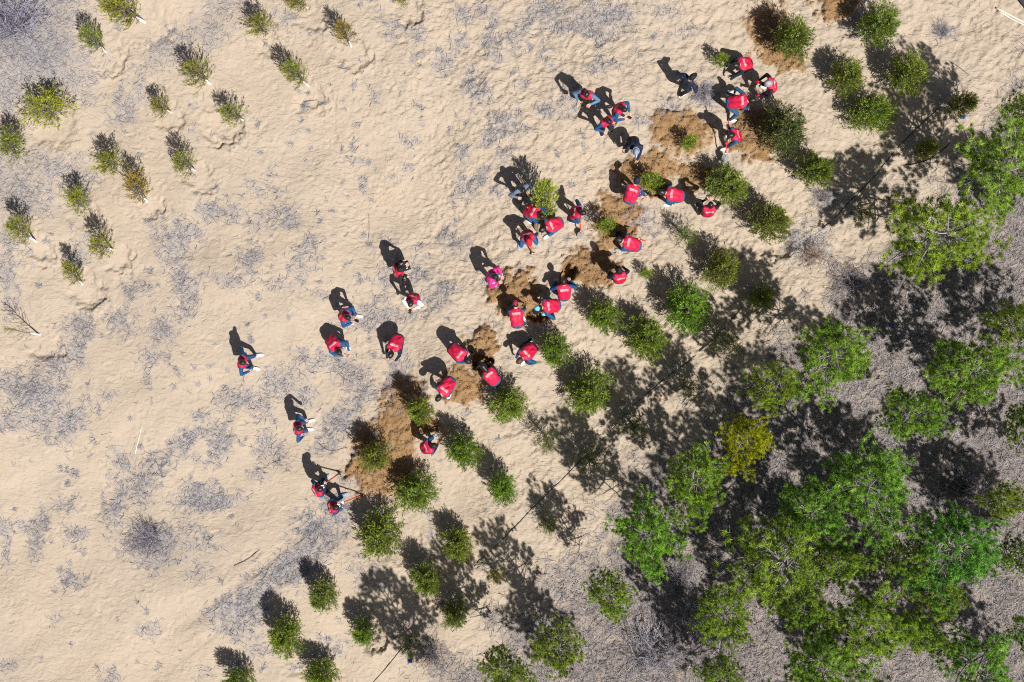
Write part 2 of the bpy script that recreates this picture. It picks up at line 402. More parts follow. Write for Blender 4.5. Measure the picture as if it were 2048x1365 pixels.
# grey litter on the open sand: px, py, rx, ry, rotation deg (image), strength
LIT = [
 (20, 30, 130, 70, -20, 1), (70, 100, 95, 70, 30, 1), (10, 170, 60, 60, 0, .8), (150, 145, 30, 50, -30, .7), (0, 330, 30, 70, 0, .6), (110, 335, 75, 28, 20, .7), (45, 390, 60, 40, 0, .7),
 (255, 205, 25, 40, 30, .7), (280, 170, 20, 25, 0, .7), (340, 95, 60, 25, -30, .6), (420, 60, 40, 30, 0, .6), (455, 10, 40, 20, 0, .6), (570, 35, 20, 25, 0, .6), (15, 560, 18, 60, 0, .7), (20, 480, 20, 40, 0, .6),
 (160, 500, 24, 30, 20, .5), (360, 470, 42, 26, -10, .8), (345, 515, 26, 16, -20, .7), (368, 565, 22, 48, -10, .8), (500, 518, 24, 20, 0, .8), (610, 515, 20, 34, 30, .8), (635, 490, 14, 14, 0, .7), (272, 577, 24, 15, 10, .7),
 (425, 425, 24, 14, 20, .8), (470, 425, 15, 14, 0, .7), (570, 433, 32, 16, -15, .8), (512, 448, 16, 22, 30, .7), (460, 560, 40, 14, 15, .6), (555, 570, 40, 12, 10, .5), (378, 625, 20, 16, 0, .7), (245, 640, 20, 26, 0, .8),
 (325, 655, 20, 32, 10, .9), (160, 660, 30, 22, 25, .8), (152, 705, 12, 36, 15, .8), (120, 725, 22, 24, -10, .8), (302, 715, 20, 18, 0, .7), (292, 748, 10, 18, 0, .6), (75, 790, 52, 42, 10, 1), (20, 760, 30, 20, 0, .8), (20, 845, 38, 20, 0, .8), (140, 845, 28, 40, 30, .8), (85, 840, 30, 24, 0, .8),
 (215, 790, 16, 12, 0, .6), (400, 830, 12, 10, 0, .8), (445, 855, 20, 14, 20, .6), (480, 800, 38, 18, -25, .8), (520, 820, 16, 14, 0, .8), (450, 790, 20, 12, -30, .7), (560, 770, 40, 26, -20, .8), (610, 790, 28, 16, -20, .7), (620, 720, 28, 16, 0, .8), (690, 735, 38, 18, 10, .9), (735, 780, 22, 16, 10, .8), (700, 765, 16, 18, -20, .7),
 (680, 840, 42, 20, -42, 1), (655, 875, 30, 20, -40, .9), (710, 810, 26, 14, -40, .9), (790, 745, 14, 40, 25, .8), (380, 875, 48, 14, -32, .9), (330, 915, 30, 16, -30, .9), (440, 885, 20, 38, 18, .9), (415, 915, 24, 10, -20, .8), (525, 890, 14, 32, 10, .7), (555, 910, 14, 26, -10, .7), (520, 952, 16, 12, 0, .7),
 (235, 920, 18, 22, 20, .8), (255, 935, 10, 16, 0, .7), (290, 955, 14, 26, 0, .7), (235, 1005, 20, 46, 25, .9), (283, 975, 18, 30, -10, .9), (400, 985, 36, 18, 10, 1), (415, 1005, 60, 14, -5, 1), (380, 1010, 30, 14, 0, 1), (140, 945, 10, 8, 0, .7), (128, 1010, 16, 18, 0, .8), (150, 1070, 18, 20, 10, .7), (72, 1070, 12, 50, 5, .8), (40, 1055, 20, 14, 0, .7), (5, 1060, 14, 24, 0, .8), (10, 1110, 8, 24, 0, .7), (135, 1160, 18, 20, 0, .8), (385, 1055, 24, 14, 10, .6), (400, 1090, 40, 12, 10, .6), (400, 1140, 24, 14, -40, .6), (300, 1125, 28, 16, 0, .6), (300, 1260, 24, 14, 0, .5), (110, 1240, 10, 10, 0, .5),
 (630, 1060, 48, 26, -50, 1), (670, 1020, 30, 30, -30, .9), (590, 1130, 60, 30, -30, 1), (560, 1150, 50, 24, -10, 1), (480, 1200, 70, 16, -28, 1), (500, 1225, 34, 26, 0, 1), (470, 1250, 30, 26, 0, .8), (650, 1075, 30, 30, 0, .8), (520, 1290, 20, 16, 0, .6), (220, 1360, 22, 12, 0, .6), (410, 1345, 14, 14, 0, .5), (15, 1330, 16, 12, 0, .5),
 (715, 640, 40, 10, -10, .7), (755, 620, 22, 16, 0, .8), (770, 635, 40, 14, 0, .7), (735, 650, 14, 16, 0, .7), (830, 545, 22, 30, 0, .8), (770, 555, 12, 20, 0, .6), (890, 580, 24, 14, -10, .8), (870, 600, 20, 16, 0, .6), (920, 488, 20, 14, 0, .8), (890, 470, 16, 12, 0, .7), (775, 485, 14, 8, -20, .7), (645, 590, 16, 8, 0, .6),
 (920, 25, 16, 14, 30, .9), (935, 42, 8, 10, 0, .8), (970, 18, 20, 12, 0, .8), (980, 50, 12, 18, 10, .9), (982, 88, 14, 20, 10, .9), (918, 82, 14, 16, 0, .8), (840, 72, 14, 18, 20, .8), (800, 55, 40, 8, 15, .7), (780, 70, 12, 10, 0, .7), (1060, 35, 16, 30, 20, .8), (1105, 20, 40, 22, 10, .9), (1150, 55, 60, 12, 0, .8), (1190, 70, 36, 14, 10, .8), (1028, 85, 12, 22, -10, .8), (895, 115, 14, 18, 20, .8), (880, 130, 16, 14, 0, .7), (835, 112, 10, 8, 0, .7),
 (945, 170, 18, 22, 0, .9), (965, 185, 12, 20, 0, .8), (995, 115, 14, 10, 0, .7), (1010, 250, 28, 20, -10, .9), (985, 275, 24, 10, -30, .9), (1045, 170, 14, 10, 0, .6), (1090, 222, 20, 10, 10, .8), (1140, 205, 20, 22, 0, .7), (1100, 130, 8, 14, 0, .7), (925, 305, 18, 12, -40, .8), (945, 365, 30, 14, -40, .9), (960, 350, 20, 10, -40, .8), (1010, 310, 20, 12, -20, .6), (995, 385, 14, 8, 0, .8), (820, 330, 12, 12, 0, .8), (825, 285, 14, 8, -20, .7), (805, 275, 10, 6, 0, .7), (780, 355, 10, 8, 0, .6), (728, 370, 8, 12, 20, .6), (710, 320, 14, 8, 0, .6), (715, 250, 8, 4, 0, .7), (750, 190, 10, 12, 20, .6), (905, 395, 10, 8, 0, .6), (1205, 35, 50, 30, 10, .8), (1230, 20, 40, 20, 0, .8), (1330, 20, 30, 14, 0, .5), (1210, 130, 22, 14, 0, .6), (1405, 185, 34, 24, 0, .9), (1340, 215, 20, 16, 0, .7), (1285, 245, 16, 14, 0, .6), (1050, 260, 14, 16, 0, .6), (1190, 140, 18, 10, 0, .6), (1287, 435, 24, 18, 0, .7), (1340, 450, 24, 14, 0, .5), (1210, 665, 10, 10, 0, .4),
 (320, 650, 12, 10, 0, .6), (660, 1300, 30, 20, 0, .4), (725, 1140, 24, 22, 30, .6), (760, 1170, 20, 14, 0, .5), (690, 960, 20, 12, 0, .5), (1380, 60, 40, 12, 0, .4),
 (1890, 62, 24, 16, 0, .6), (1660, 395, 30, 24, 0, .8), (1618, 490, 34, 36, 0, .9), (305, 1085, 52, 36, 0, .9),
 (300, 450, 10, 10, 0, .5), (520, 380, 14, 12, 0, .5), (495, 365, 12, 10, 0, .5), (540, 345, 14, 12, 0, .5), (610, 260, 10, 5, 0, .5), (590, 265, 10, 5, 0, .5),
]
# crescent hollows the wind scoured around tree feet (px, radius px, depth)
HOLLOW = [(210, 110, 45, .10), (440, 250, 48, .12), (335, 232, 36, .08), (300, 412, 32, .08), (235, 512, 34, .09), (170, 580, 45, .12), (85, 690, 42, .10), (75, 495, 35, .09), (705, 108, 40, .10), (620, 195, 36, .08), (395, 355, 40, .08), (625, 28, 38, .08), (815, 20, 36, .10), (530, 85, 34, .06), (410, 185, 34, .06), (100, 245, 55, .07), (300, 55, 45, .06), (165, 425, 34, .05),
          (1290, 565, 48, .10), (1545, 480, 44, .16), (1480, 395, 44, .10), (1420, 495, 34, .10), (745, 1275, 34, .14), (1165, 490, 30, .04), (1290, 705, 52, .09), (1130, 720, 40, .08), (1030, 830, 44, .07), (790, 1085, 50, .07), (1195, 805, 60, .08), (1700, 195, 60, .14), (1760, 262, 45, .08), (1640, 365, 40, .07), (1390, 655, 55, .07), (935, 1100, 40, .08), (860, 1180, 40, .08), (590, 1310, 45, .06)]

# ------------------------------------------------------------------ the ground
SP = 0.036
gx = np.arange(-17.0, 17.0 + SP / 2, SP); gy = np.arange(-11.8, 11.8 + SP / 2, SP)
nx, ny = len(gx), len(gy)
GX, GY = np.meshgrid(gx, gy)                      # [ny, nx]
PX, PY = 1024 + S * GX, 682 - S * GY
fx = np.fft.fftfreq(nx, SP)[None, :]; fy = np.fft.fftfreq(ny, SP)[:, None]

def band(seed, wl, width=0.45, stretch=1.0, ang=0.0):
    """noise of one wavelength wl (m); stretched along ang (deg)"""
    g = np.random.default_rng(seed)
    ca, sa = math.cos(R(ang)), math.sin(R(ang))
    u = (fx * ca + fy * sa) * stretch; w = (-fx * sa + fy * ca)
    f = np.sqrt(u * u + w * w) + 1e-6
    filt = np.exp(-(np.log(f * wl)) ** 2 / (2 * width ** 2))
    n = np.fft.ifft2(np.fft.fft2(g.standard_normal((ny, nx))) * filt).real
    return n / n.std()

def sstep(x, a, b):
    t = np.clip((x - a) / (b - a), 0, 1); return t * t * (3 - 2 * t)

warpx = band(1, 0.9, 0.7) * 9 + band(2, 0.3, 0.6) * 5
warpy = band(3, 0.9, 0.7) * 9 + band(4, 0.3, 0.6) * 5

def ell(px, py, rx, ry, rot=0, warp=1.0, soft=0.35):
    """soft ragged ellipse mask given in photo pixels"""
    r = max(rx, ry) * 1.8 + 30
    x0, x1 = np.searchsorted(gx, [(px - r - 1024) / S, (px + r - 1024) / S])
    y0, y1 = np.searchsorted(gy, [(682 - py - r) / S, (682 - py + r) / S])
    sl_ = (slice(y0, y1), slice(x0, x1))
    w = warp * min(1.0, min(rx, ry) / 22.0)
    dx = PX[sl_] - px + warpx[sl_] * w; dy = PY[sl_] - py + warpy[sl_] * w
    c, s_ = math.cos(R(rot)), math.sin(R(rot))
    d = np.sqrt(((dx * c + dy * s_) / rx) ** 2 + ((-dx * s_ + dy * c) / ry) ** 2)
    return sl_, 1 - sstep(d, 1 - soft, 1 + soft), d

litter = np.zeros((ny, nx)); soil = np.zeros((ny, nx)); hgt = np.zeros((ny, nx)); calm = np.zeros((ny, nx))
for (px, py, rx, ry, rot, st) in LIT:
    s_, m, d = ell(px, py, rx, ry, rot, 1.0, 0.9); litter[s_] = np.maximum(litter[s_], m * st)
# small scattered scraps of litter, thicker towards the middle left
scr = band(11, 0.55, 0.5) + 0.6 * band(12, 2.6, 0.5)
dens = np.exp(-((PX - 620) / 620) ** 2 - ((PY - 560) / 520) ** 2)
litter = np.maximum(litter, 0.75 * sstep(scr, 2.1 - 0.55 * dens, 2.9 - 0.4 * dens) * (PX < 1330))
# the pine grove's litter covered floor: everything below a diagonal line
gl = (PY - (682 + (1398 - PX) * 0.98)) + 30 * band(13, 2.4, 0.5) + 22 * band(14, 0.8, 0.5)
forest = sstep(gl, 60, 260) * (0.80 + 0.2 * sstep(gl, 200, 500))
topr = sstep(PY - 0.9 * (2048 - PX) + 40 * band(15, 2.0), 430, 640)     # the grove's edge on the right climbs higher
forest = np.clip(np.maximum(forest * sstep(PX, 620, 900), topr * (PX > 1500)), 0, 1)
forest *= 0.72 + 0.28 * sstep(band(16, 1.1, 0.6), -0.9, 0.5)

for (px, py, rx, ry, rot, hh) in SOIL:
    s_, m, d = ell(px, py, rx, ry, rot, 0.8, 0.34); soil[s_] = np.maximum(soil[s_], m)
    hgt[s_] += hh * (1.1 * np.clip(1 - d * d, 0, 1) ** 1.2 + 0.55 * np.exp(-((d - 0.8) / 0.22) ** 2))

rough = 0.42 + 0.58 * sstep(PX + 0.35 * (700 - PY), 520, 1150)
rough *= 0.75 + 0.35 * sstep(band(21, 2.6, 0.5), -1, 1)
hgt += 0.085 * band(31, 9.0, 0.4) + 0.026 * band(32, 2.6, 0.4)
hgt += rough * 0.008 * band(33, 0.85, 0.35) + 0.007 * band(34, 1.3, 0.3, 2.4, 35)
rip = band(35, 0.30, 0.30, 1.8, 30)
hgt += rough * 0.0052 * np.tanh(1.6 * rip) + (0.35 + 0.65 * rough) * 0.0034 * np.tanh(1.4 * band(36, 0.16, 0.35))
# footprints pressed into the sand
gF = np.random.default_rng(99)
fdens = rough * (0.35 + 0.65 * np.exp(-((PX - 1180) / 520) ** 2 - ((PY - 500) / 420) ** 2))
nf = 0
while nf < 11000:
    ix, iy = gF.integers(8, nx - 8), gF.integers(8, ny - 8)
    if gF.random() > fdens[iy, ix]: continue
    nf += 1
    a = gF.normal(0.85, 0.7); ca, sa = math.cos(a), math.sin(a)
    L, W = gF.uniform(.11, .16), gF.uniform(.05, .075)
    dep = gF.uniform(.006, .018) * (0.5 + 0.6 * rough[iy, ix])
    k = 7
    xs = slice(max(ix - k, 0), ix + k + 1); ys = slice(max(iy - k, 0), iy + k + 1)
    dx = GX[ys, xs] - gx[ix]; dy = GY[ys, xs] - gy[iy]
    u = (dx * ca + dy * sa) / L; w = (-dx * sa + dy * ca) / W
    d = np.sqrt(u * u + w * w)
    hgt[ys, xs] += -dep * (1 - sstep(d, 0.72, 1.12)) + dep * 0.55 * np.exp(-((d - 1.3) / 0.2) ** 2)
# wind hollows: a crescent scooped on the lower right side
for (px, py, r, dep) in HOLLOW:
    s_, m, d = ell(px, py, r, r * 0.8, 30, 0.5, 0.6)
    dx = (PX[s_] - px) / r; dy = (PY[s_] - py) / r
    side = np.clip(0.5 + 0.6 * (dx * 0.7 + dy * 0.7), 0, 1)
    hgt[s_] -= dep * 1.5 * m * (0.4 + 0.6 * side)
    hgt[s_] += dep * 0.7 * np.exp(-((d - 1.15) / 0.22) ** 2) * side
# trampled lumps between the young conifers
lump = sstep(PX - 0.2 * PY, 640, 1000) * (1 - forest)
hgt += lump * (0.013 * band(41, 0.55, 0.4) + 0.007 * np.tanh(1.5 * band(42, 0.24, 0.3)))
hgt += soil * (0.014 * band(43, 0.15, 0.35) + 0.020 * band(44, 0.40, 0.4))
hgt += forest * 0.012 * band(45, 0.22, 0.5)
for (px, py, rx, ry, dep) in PITS:
    s_, m, d = ell(px, py, rx, ry, 0, 0.35, 0.18)
    hgt[s_] -= dep * m
    soil[s_] = np.maximum(soil[s_], 1 - sstep(d, 1.0, 1.6))
hgt -= hgt.mean()
# two shallow wheel lines in the lower left
for off in (0, 62):
    d = np.abs((PY - (1290 - off)) * 0.79 + (PX - 395) * 0.61) / S
    m = sstep(PX, 250, 420) * (1 - sstep(PX, 640, 740)) * (PY > 880)
    hgt -= 0.022 * (1 - sstep(d, 0.08, 0.2)) * m

def ground_z(x, y):
    fxi = np.clip((np.asarray(x) - gx[0]) / SP, 0, nx - 1.001); fyi = np.clip((np.asarray(y) - gy[0]) / SP, 0, ny - 1.001)
    i, j = fxi.astype(int), fyi.astype(int); a, b = fxi - i, fyi - j
    return hgt[j, i] * (1 - a) * (1 - b) + hgt[j, i + 1] * a * (1 - b) + hgt[j + 1, i] * (1 - a) * b + hgt[j + 1, i + 1] * a * b
def gz(x, y): return float(ground_z(np.array(x), np.array(y)))

def build_ground():
    ext = np.array([0.2, 0.6, 1.5, 3, 6, 12, 25, 50, 110, 240, 500])
    X = np.concatenate([gx[0] - ext[::-1], gx, gx[-1] + ext]); Y = np.concatenate([gy[0] - ext[::-1], gy, gy[-1] + ext])
    k = len(ext)
    pad = lambda a: np.pad(a, k, mode='edge')
    fade_x = np.concatenate([np.exp(-ext[::-1] / 2), np.ones(nx), np.exp(-ext / 2)]); fade_y = np.concatenate([np.exp(-ext[::-1] / 2), np.ones(ny), np.exp(-ext / 2)])
    Z = pad(hgt) * fade_y[:, None] * fade_x[None, :]
    gxx, gyy = np.meshgrid(X, Y)
    v = np.stack([gxx, gyy, Z], -1).reshape(-1, 3).astype(np.float32)
    mx, my = len(X), len(Y)
    i = (np.arange(my - 1)[:, None] * mx + np.arange(mx - 1)[None, :]).ravel()
    f = np.stack([i, i + 1, i + 1 + mx, i + mx], -1).astype(np.int32)
    me = bpy.data.meshes.new('ground')
    me.vertices.add(len(v)); me.vertices.foreach_set('co', v.ravel())
    me.loops.add(f.size); me.loops.foreach_set('vertex_index', f.ravel())
    me.polygons.add(len(f)); me.polygons.foreach_set('loop_start', (np.arange(len(f)) * 4).astype(np.int32))
    me.polygons.foreach_set('use_smooth', np.ones(len(f), bool))
    for nm, arr in (('litter', litter), ('soil', soil), ('forest', forest), ('rough', rough)):
        at = me.attributes.new(nm, 'FLOAT', 'POINT')
        at.data.foreach_set('value', pad(arr).ravel().astype(np.float32))
    me.update(calc_edges=True)
    m, n, l, b = new_mat('sand_ground')
    tc = n.new('ShaderNodeTexCoord').outputs['Object']
    big = noise(n, l, 0.35, 3, 0.5, tc); mid = noise(n, l, 3.0, 5, 0.6, tc); fine = noise(n, l, 38, 4, 0.7, tc); vf = noise(n, l, 140, 2, 0.6, tc)
    c = mixrgb(n, l, ramp(n, l, big, (0.35, 0.65)), (0.346, 0.280, 0.212), (0.328, 0.273, 0.217))
    c = mixrgb(n, l, ramp(n, l, mid, (0.35, 0.7)), c, (0.368, 0.304, 0.235))
    c = mixrgb(n, l, ramp(n, l, fine, (0.60, 0.85, 0, 0.35)), c, (0.24, 0.20, 0.16))
    def attr(nm):
        a = n.new('ShaderNodeAttribute'); a.attribute_name = nm; return a.outputs['Fac']
    so_ = math_node(n, l, 'ADD', attr('soil'), math_node(n, l, 'MULTIPLY', math_node(n, l, 'SUBTRACT', fine, 0.5), 0.8))
    scol = mixrgb(n, l, ramp(n, l, mid, (0.3, 0.7)), (0.225, 0.130, 0.056), (0.310, 0.190, 0.090))
    scol = mixrgb(n, l, ramp(n, l, fine, (0.5, 0.75, 0, 0.6)), scol, (0.15, 0.082, 0.038))
    c = mixrgb(n, l, ramp(n, l, so_, (0.12, 0.80, 0, 0.95)), c, scol)
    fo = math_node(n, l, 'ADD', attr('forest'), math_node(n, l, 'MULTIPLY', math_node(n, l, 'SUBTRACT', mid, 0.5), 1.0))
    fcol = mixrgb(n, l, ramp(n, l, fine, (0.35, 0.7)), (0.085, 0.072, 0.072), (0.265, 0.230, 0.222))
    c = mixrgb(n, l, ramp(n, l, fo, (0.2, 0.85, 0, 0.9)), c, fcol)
    li = math_node(n, l, 'ADD', attr('litter'), math_node(n, l, 'MULTIPLY', math_node(n, l, 'SUBTRACT', fine, 0.5), 0.9))
    lcol = mixrgb(n, l, vf, (0.170, 0.168, 0.185), (0.255, 0.248, 0.266))
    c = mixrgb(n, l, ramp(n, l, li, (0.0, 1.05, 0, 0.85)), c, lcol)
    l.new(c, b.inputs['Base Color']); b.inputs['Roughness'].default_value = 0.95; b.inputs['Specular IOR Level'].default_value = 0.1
    # edges of old footprints and wind crusts: small steps along wandering lines
    def steps(scale, dist, mid_, wid, seed):
        mp = n.new('ShaderNodeMapping'); mp.inputs['Location'].default_value = (seed, seed * 0.7, 0); mp.inputs['Rotation'].default_value = (0, 0, R(35)); mp.inputs['Scale'].default_value = (0.75, 1.25, 1)
        l.new(tc, mp.inputs[0])
        x = noise(n, l, scale, 1.2, 0.45, mp.outputs[0], dist)
        r_ = n.new('ShaderNodeMapRange'); r_.interpolation_type = 'SMOOTHSTEP'; r_.inputs[1].default_value = mid_ - wid; r_.inputs[2].default_value = mid_ + wid
        l.new(x, r_.inputs[0]); return r_.outputs[0]
    hs_ = math_node(n, l, 'ADD', steps(3.4, 0.9, 0.50, 0.035, 3.1), steps(5.2, 1.2, 0.46, 0.045, 11.7))
    hs_ = math_node(n, l, 'ADD', hs_, steps(4.2, 1.0, 0.55, 0.04, 23.3))
    hs_ = math_node(n, l, 'MULTIPLY', hs_, math_node(n, l, 'ADD', 0.35, math_node(n, l, 'MULTIPLY', attr('rough'), 0.65)))
    hsum = math_node(n, l, 'ADD', hs_, math_node(n, l, 'MULTIPLY', fine, 0.35))
    hsum = math_node(n, l, 'ADD', hsum, math_node(n, l, 'MULTIPLY', math_node(n, l, 'MULTIPLY', fine, attr('soil')), 4.0))
    bp = n.new('ShaderNodeBump'); bp.inputs['Strength'].default_value = 1.0; bp.inputs['Distance'].default_value = 0.008
    l.new(hsum, bp.inputs['Height']); l.new(bp.outputs[0], b.inputs['Normal'])
    me.materials.append(m)
    o = link('ground', me); tag(o, kind='structure'); o['label'] = 'pale trampled sand with dug patches and a litter covered grove floor'
    return o
build_ground()

# ------------------------------------------------------------------ loose ground cover
def strips(buf, pos, ang, ln, wd, tint, lift=0.012):
    n_ = len(pos)
    d = np.stack([np.cos(ang), np.sin(ang)], -1); p = np.stack([-d[:, 1], d[:, 0]], -1)
    ends = []
    for s_, sw in ((-1, -1), (-1, 1), (1, 1), (1, -1)):
        xy = pos + d * (s_ * ln / 2)[:, None] + p * (sw * wd / 2)[:, None]
        z = ground_z(xy[:, 0], xy[:, 1]) + lift + (0.006 if s_ > 0 else 0.0)
        if s_ > 0: z = z + rng.uniform(0, 0.05, n_) * 0.6
        ends.append(np.concatenate([xy, z[:, None]], 1))
    v = np.stack(ends, 1).reshape(-1, 3)
    i = np.arange(n_) * 4
    buf.add(v, None, np.stack([i, i + 1, i + 2, i + 3], -1), np.repeat(tint, 4))

def scatter(mask, count, power=1.0):
    out = []
    got = 0
    while got < count:
        ix = rng.integers(0, nx - 1, count * 3); iy = rng.integers(0, ny - 1, count * 3)
        keep = rng.random(count * 3) < mask[iy, ix] ** power
        xy = np.stack([gx[ix], gy[iy]], -1)[keep] + rng.uniform(-SP, SP, (keep.sum(), 2))
        out.append(xy); got += len(xy)
    return np.concatenate(out)[:count]

b_ = Buf()
pts = scatter(litter, 30000, 1.2)
nn = len(pts)
strips(b_, pts, rng.uniform(0, math.pi, nn), rng.uniform(0.05, 0.20, nn), rng.uniform(0.003, 0.007, nn), rng.beta(1.2, 1.5, nn))
tag(link('dry_grass_litter', b_.mesh('dry_grass_litter', M['straw'])), 'scattered mats of grey dry grass and twigs lying on the sand', 'dry grass', kind='stuff')
b_ = Buf()
pts = scatter(forest, 60000, 1.2)
nn = len(pts)
strips(b_, pts, rng.uniform(0, math.pi, nn), rng.uniform(0.07, 0.30, nn), rng.uniform(0.004, 0.010, nn), rng.beta(1.2, 1.3, nn))
tag(link('pine_straw', b_.mesh('pine_straw', M['forest_straw'])), 'grey straw and fallen needles covering the grove floor', 'pine straw', kind='stuff')
b_ = Buf()
pts = scatter(soil, 9000, 1.5)
oct_v = np.array([(1, 0, 0), (-1, 0, 0), (0, 1, 0), (0, -1, 0), (0, 0, 1), (0, 0, -1)], float)
oct_f = np.array([(0, 2, 4), (2, 1, 4), (1, 3, 4), (3, 0, 4), (2, 0, 5), (1, 2, 5), (3, 1, 5), (0, 3, 5)])
zz = ground_z(pts[:, 0], pts[:, 1])
for k in range(len(pts)):
    r_ = 0.006 + 0.022 * rng.random() ** 3
    v = oct_v * r_ * rng.uniform(0.6, 1.3, (6, 3)); a = rng.uniform(0, 6.28)
    v[:, :2] = v[:, :2] @ np.array([[math.cos(a), -math.sin(a)], [math.sin(a), math.cos(a)]])
    b_.add(v + (pts[k, 0], pts[k, 1], zz[k] + r_ * 0.4), oct_f, None, rng.random())
tag(link('soil_clods', b_.mesh('soil_clods', M['clod'])), 'crumbs and clods of brown soil thrown up around the planting holes', 'soil clods', kind='stuff')

# ------------------------------------------------------------------ trees
def leaf_quads(buf, base, d, ln, wd, tint):
    """kite shaped leaves: base points, unit directions, lengths, widths"""
    n_ = len(base)
    rv = rng.standard_normal((n_, 3)); rv[:, 2] *= 0.5
    p = np.cross(d, rv); p /= np.linalg.norm(p, axis=1, keepdims=True) + 1e-9
    mid = base + d * (ln * 0.45)[:, None]
    v = np.stack([base, mid + p * (wd / 2)[:, None], base + d * ln[:, None], mid - p * (wd / 2)[:, None]], 1).reshape(-1, 3)
    i = np.arange(n_) * 4
    buf.add(v, None, np.stack([i, i + 1, i + 2, i + 3], -1), np.repeat(tint, 4))

def make_young(seed, nbr=150, sprays=6, fill=1.0, white=False, openness=0.0, wide=0.3):
    """unit young conifer: crown radius 1 m, height 2.2 m (scaled later)"""
    g = np.random.default_rng(seed)
    tb, fb = Buf(), Buf()
    H = 2.2
    bend = g.normal(0, 0.05, 2)
    tp = lambda z: np.array([bend[0] * (z / H) ** 2 * 2, bend[1] * (z / H) ** 2 * 2, z])
    zs = np.linspace(-0.12, H * 0.95, 7)
    tube(tb, [tp(z) for z in zs], np.linspace(0.055, 0.008, 7), 6, 0.35)
    bases, dirs = [], []
    lob = g.uniform(0, 6.28, 3)
    for k in range(nbr):
        f = (k + g.random()) / nbr
        z0 = H * (0.05 + 0.83 * f ** 1.15) if not white else H * (0.24 + 0.68 * f)
        hh = z0 / H
        rad = (1 - hh) ** 0.75 * (0.72 + 0.28 * min(1, hh / wide)) * 1.05
        az = k * 2.39996 + g.normal(0, 0.25)
        rad *= 0.74 + 0.30 * g.random() + 0.14 * math.sin(2 * az + lob[0]) + 0.08 * math.sin(5 * az + lob[1])
        rad = max(rad, 0.12)
        up = rad * g.uniform(0.35, 0.85) + 0.12
        a = tp(z0); e = a + np.array([math.cos(az) * rad, math.sin(az) * rad, up])
        mid = (a + e) / 2 + np.array([0, 0, -0.10 * rad]) + g.normal(0, 0.03, 3)
        ts = np.linspace(0, 1, 5)[:, None]
        pl = (1 - ts) ** 2 * a + 2 * ts * (1 - ts) * mid + ts ** 2 * e
        tube(tb, pl, np.linspace(0.014, 0.003, 5), 3, g.uniform(0.1, 0.5), 0, False)
        if g.random() < openness: continue
        for s_ in range(sprays):
            t = g.uniform(0.30, 1.0) if s_ else 1.0
            p = (1 - t) ** 2 * a + 2 * t * (1 - t) * mid + t ** 2 * e
            dd = 2 * (1 - t) * (mid - a) + 2 * t * (e - mid); dd /= np.linalg.norm(dd)
            side = np.cross(dd, (0, 0, 1.0)); side /= np.linalg.norm(side) + 1e-9
            sg = g.choice([-1, 1]) * g.uniform(0.25, 0.95)
            td = dd + side * sg + np.array([0, 0, g.uniform(0.0, 0.6)]); td /= np.linalg.norm(td)
            tl = g.uniform(0.14, 0.26) * (1.15 - 0.4 * t)
            for q in range(6):
                bases.append(p + td * tl * q / 6)
                ld = td + g.normal(0, 0.38, 3); dirs.append(ld / np.linalg.norm(ld))
    bases, dirs = np.array(bases), np.array(dirs)
    n_ = len(bases)
    hz = np.clip(bases[:, 2] / H, 0, 1)
    tint = np.clip(g.normal(0.42, 0.22, n_) + 0.15 * (g.random(n_) < 0.15), 0, 1)
    leaf_quads(fb, bases, dirs, g.uniform(0.08, 0.17, n_) * fill, g.uniform(0.018, 0.034, n_) * fill, tint)
    # leading shoot
    tr = tp(H * 0.9)
    bb = tr + np.stack([np.zeros(60), np.zeros(60), np.linspace(-0.3, 0.25, 60)], -1)
    dv = g.normal(0, 0.5, (60, 3)); dv[:, 2] += 0.9; dv /= np.linalg.norm(dv, axis=1, keepdims=True)
    leaf_quads(fb, bb, dv, g.uniform(0.08, 0.16, 60), g.uniform(0.018, 0.03, 60), g.uniform(0.3, 0.9, 60))
    trunk = tb.mesh('trunk', M['limb' if white else 'bark'])
    crown = fb.mesh('crown', M['needle'])
    foot = None
    if white:
        wb = Buf(); zs2 = np.linspace(-0.05, 0.62, 5)
        tube(wb, [tp(z) for z in zs2], np.linspace(0.066, 0.052, 5), 8, 0.5)
        foot = wb.mesh('whitewashed_foot', M['whitewash'])
    return trunk, crown, foot

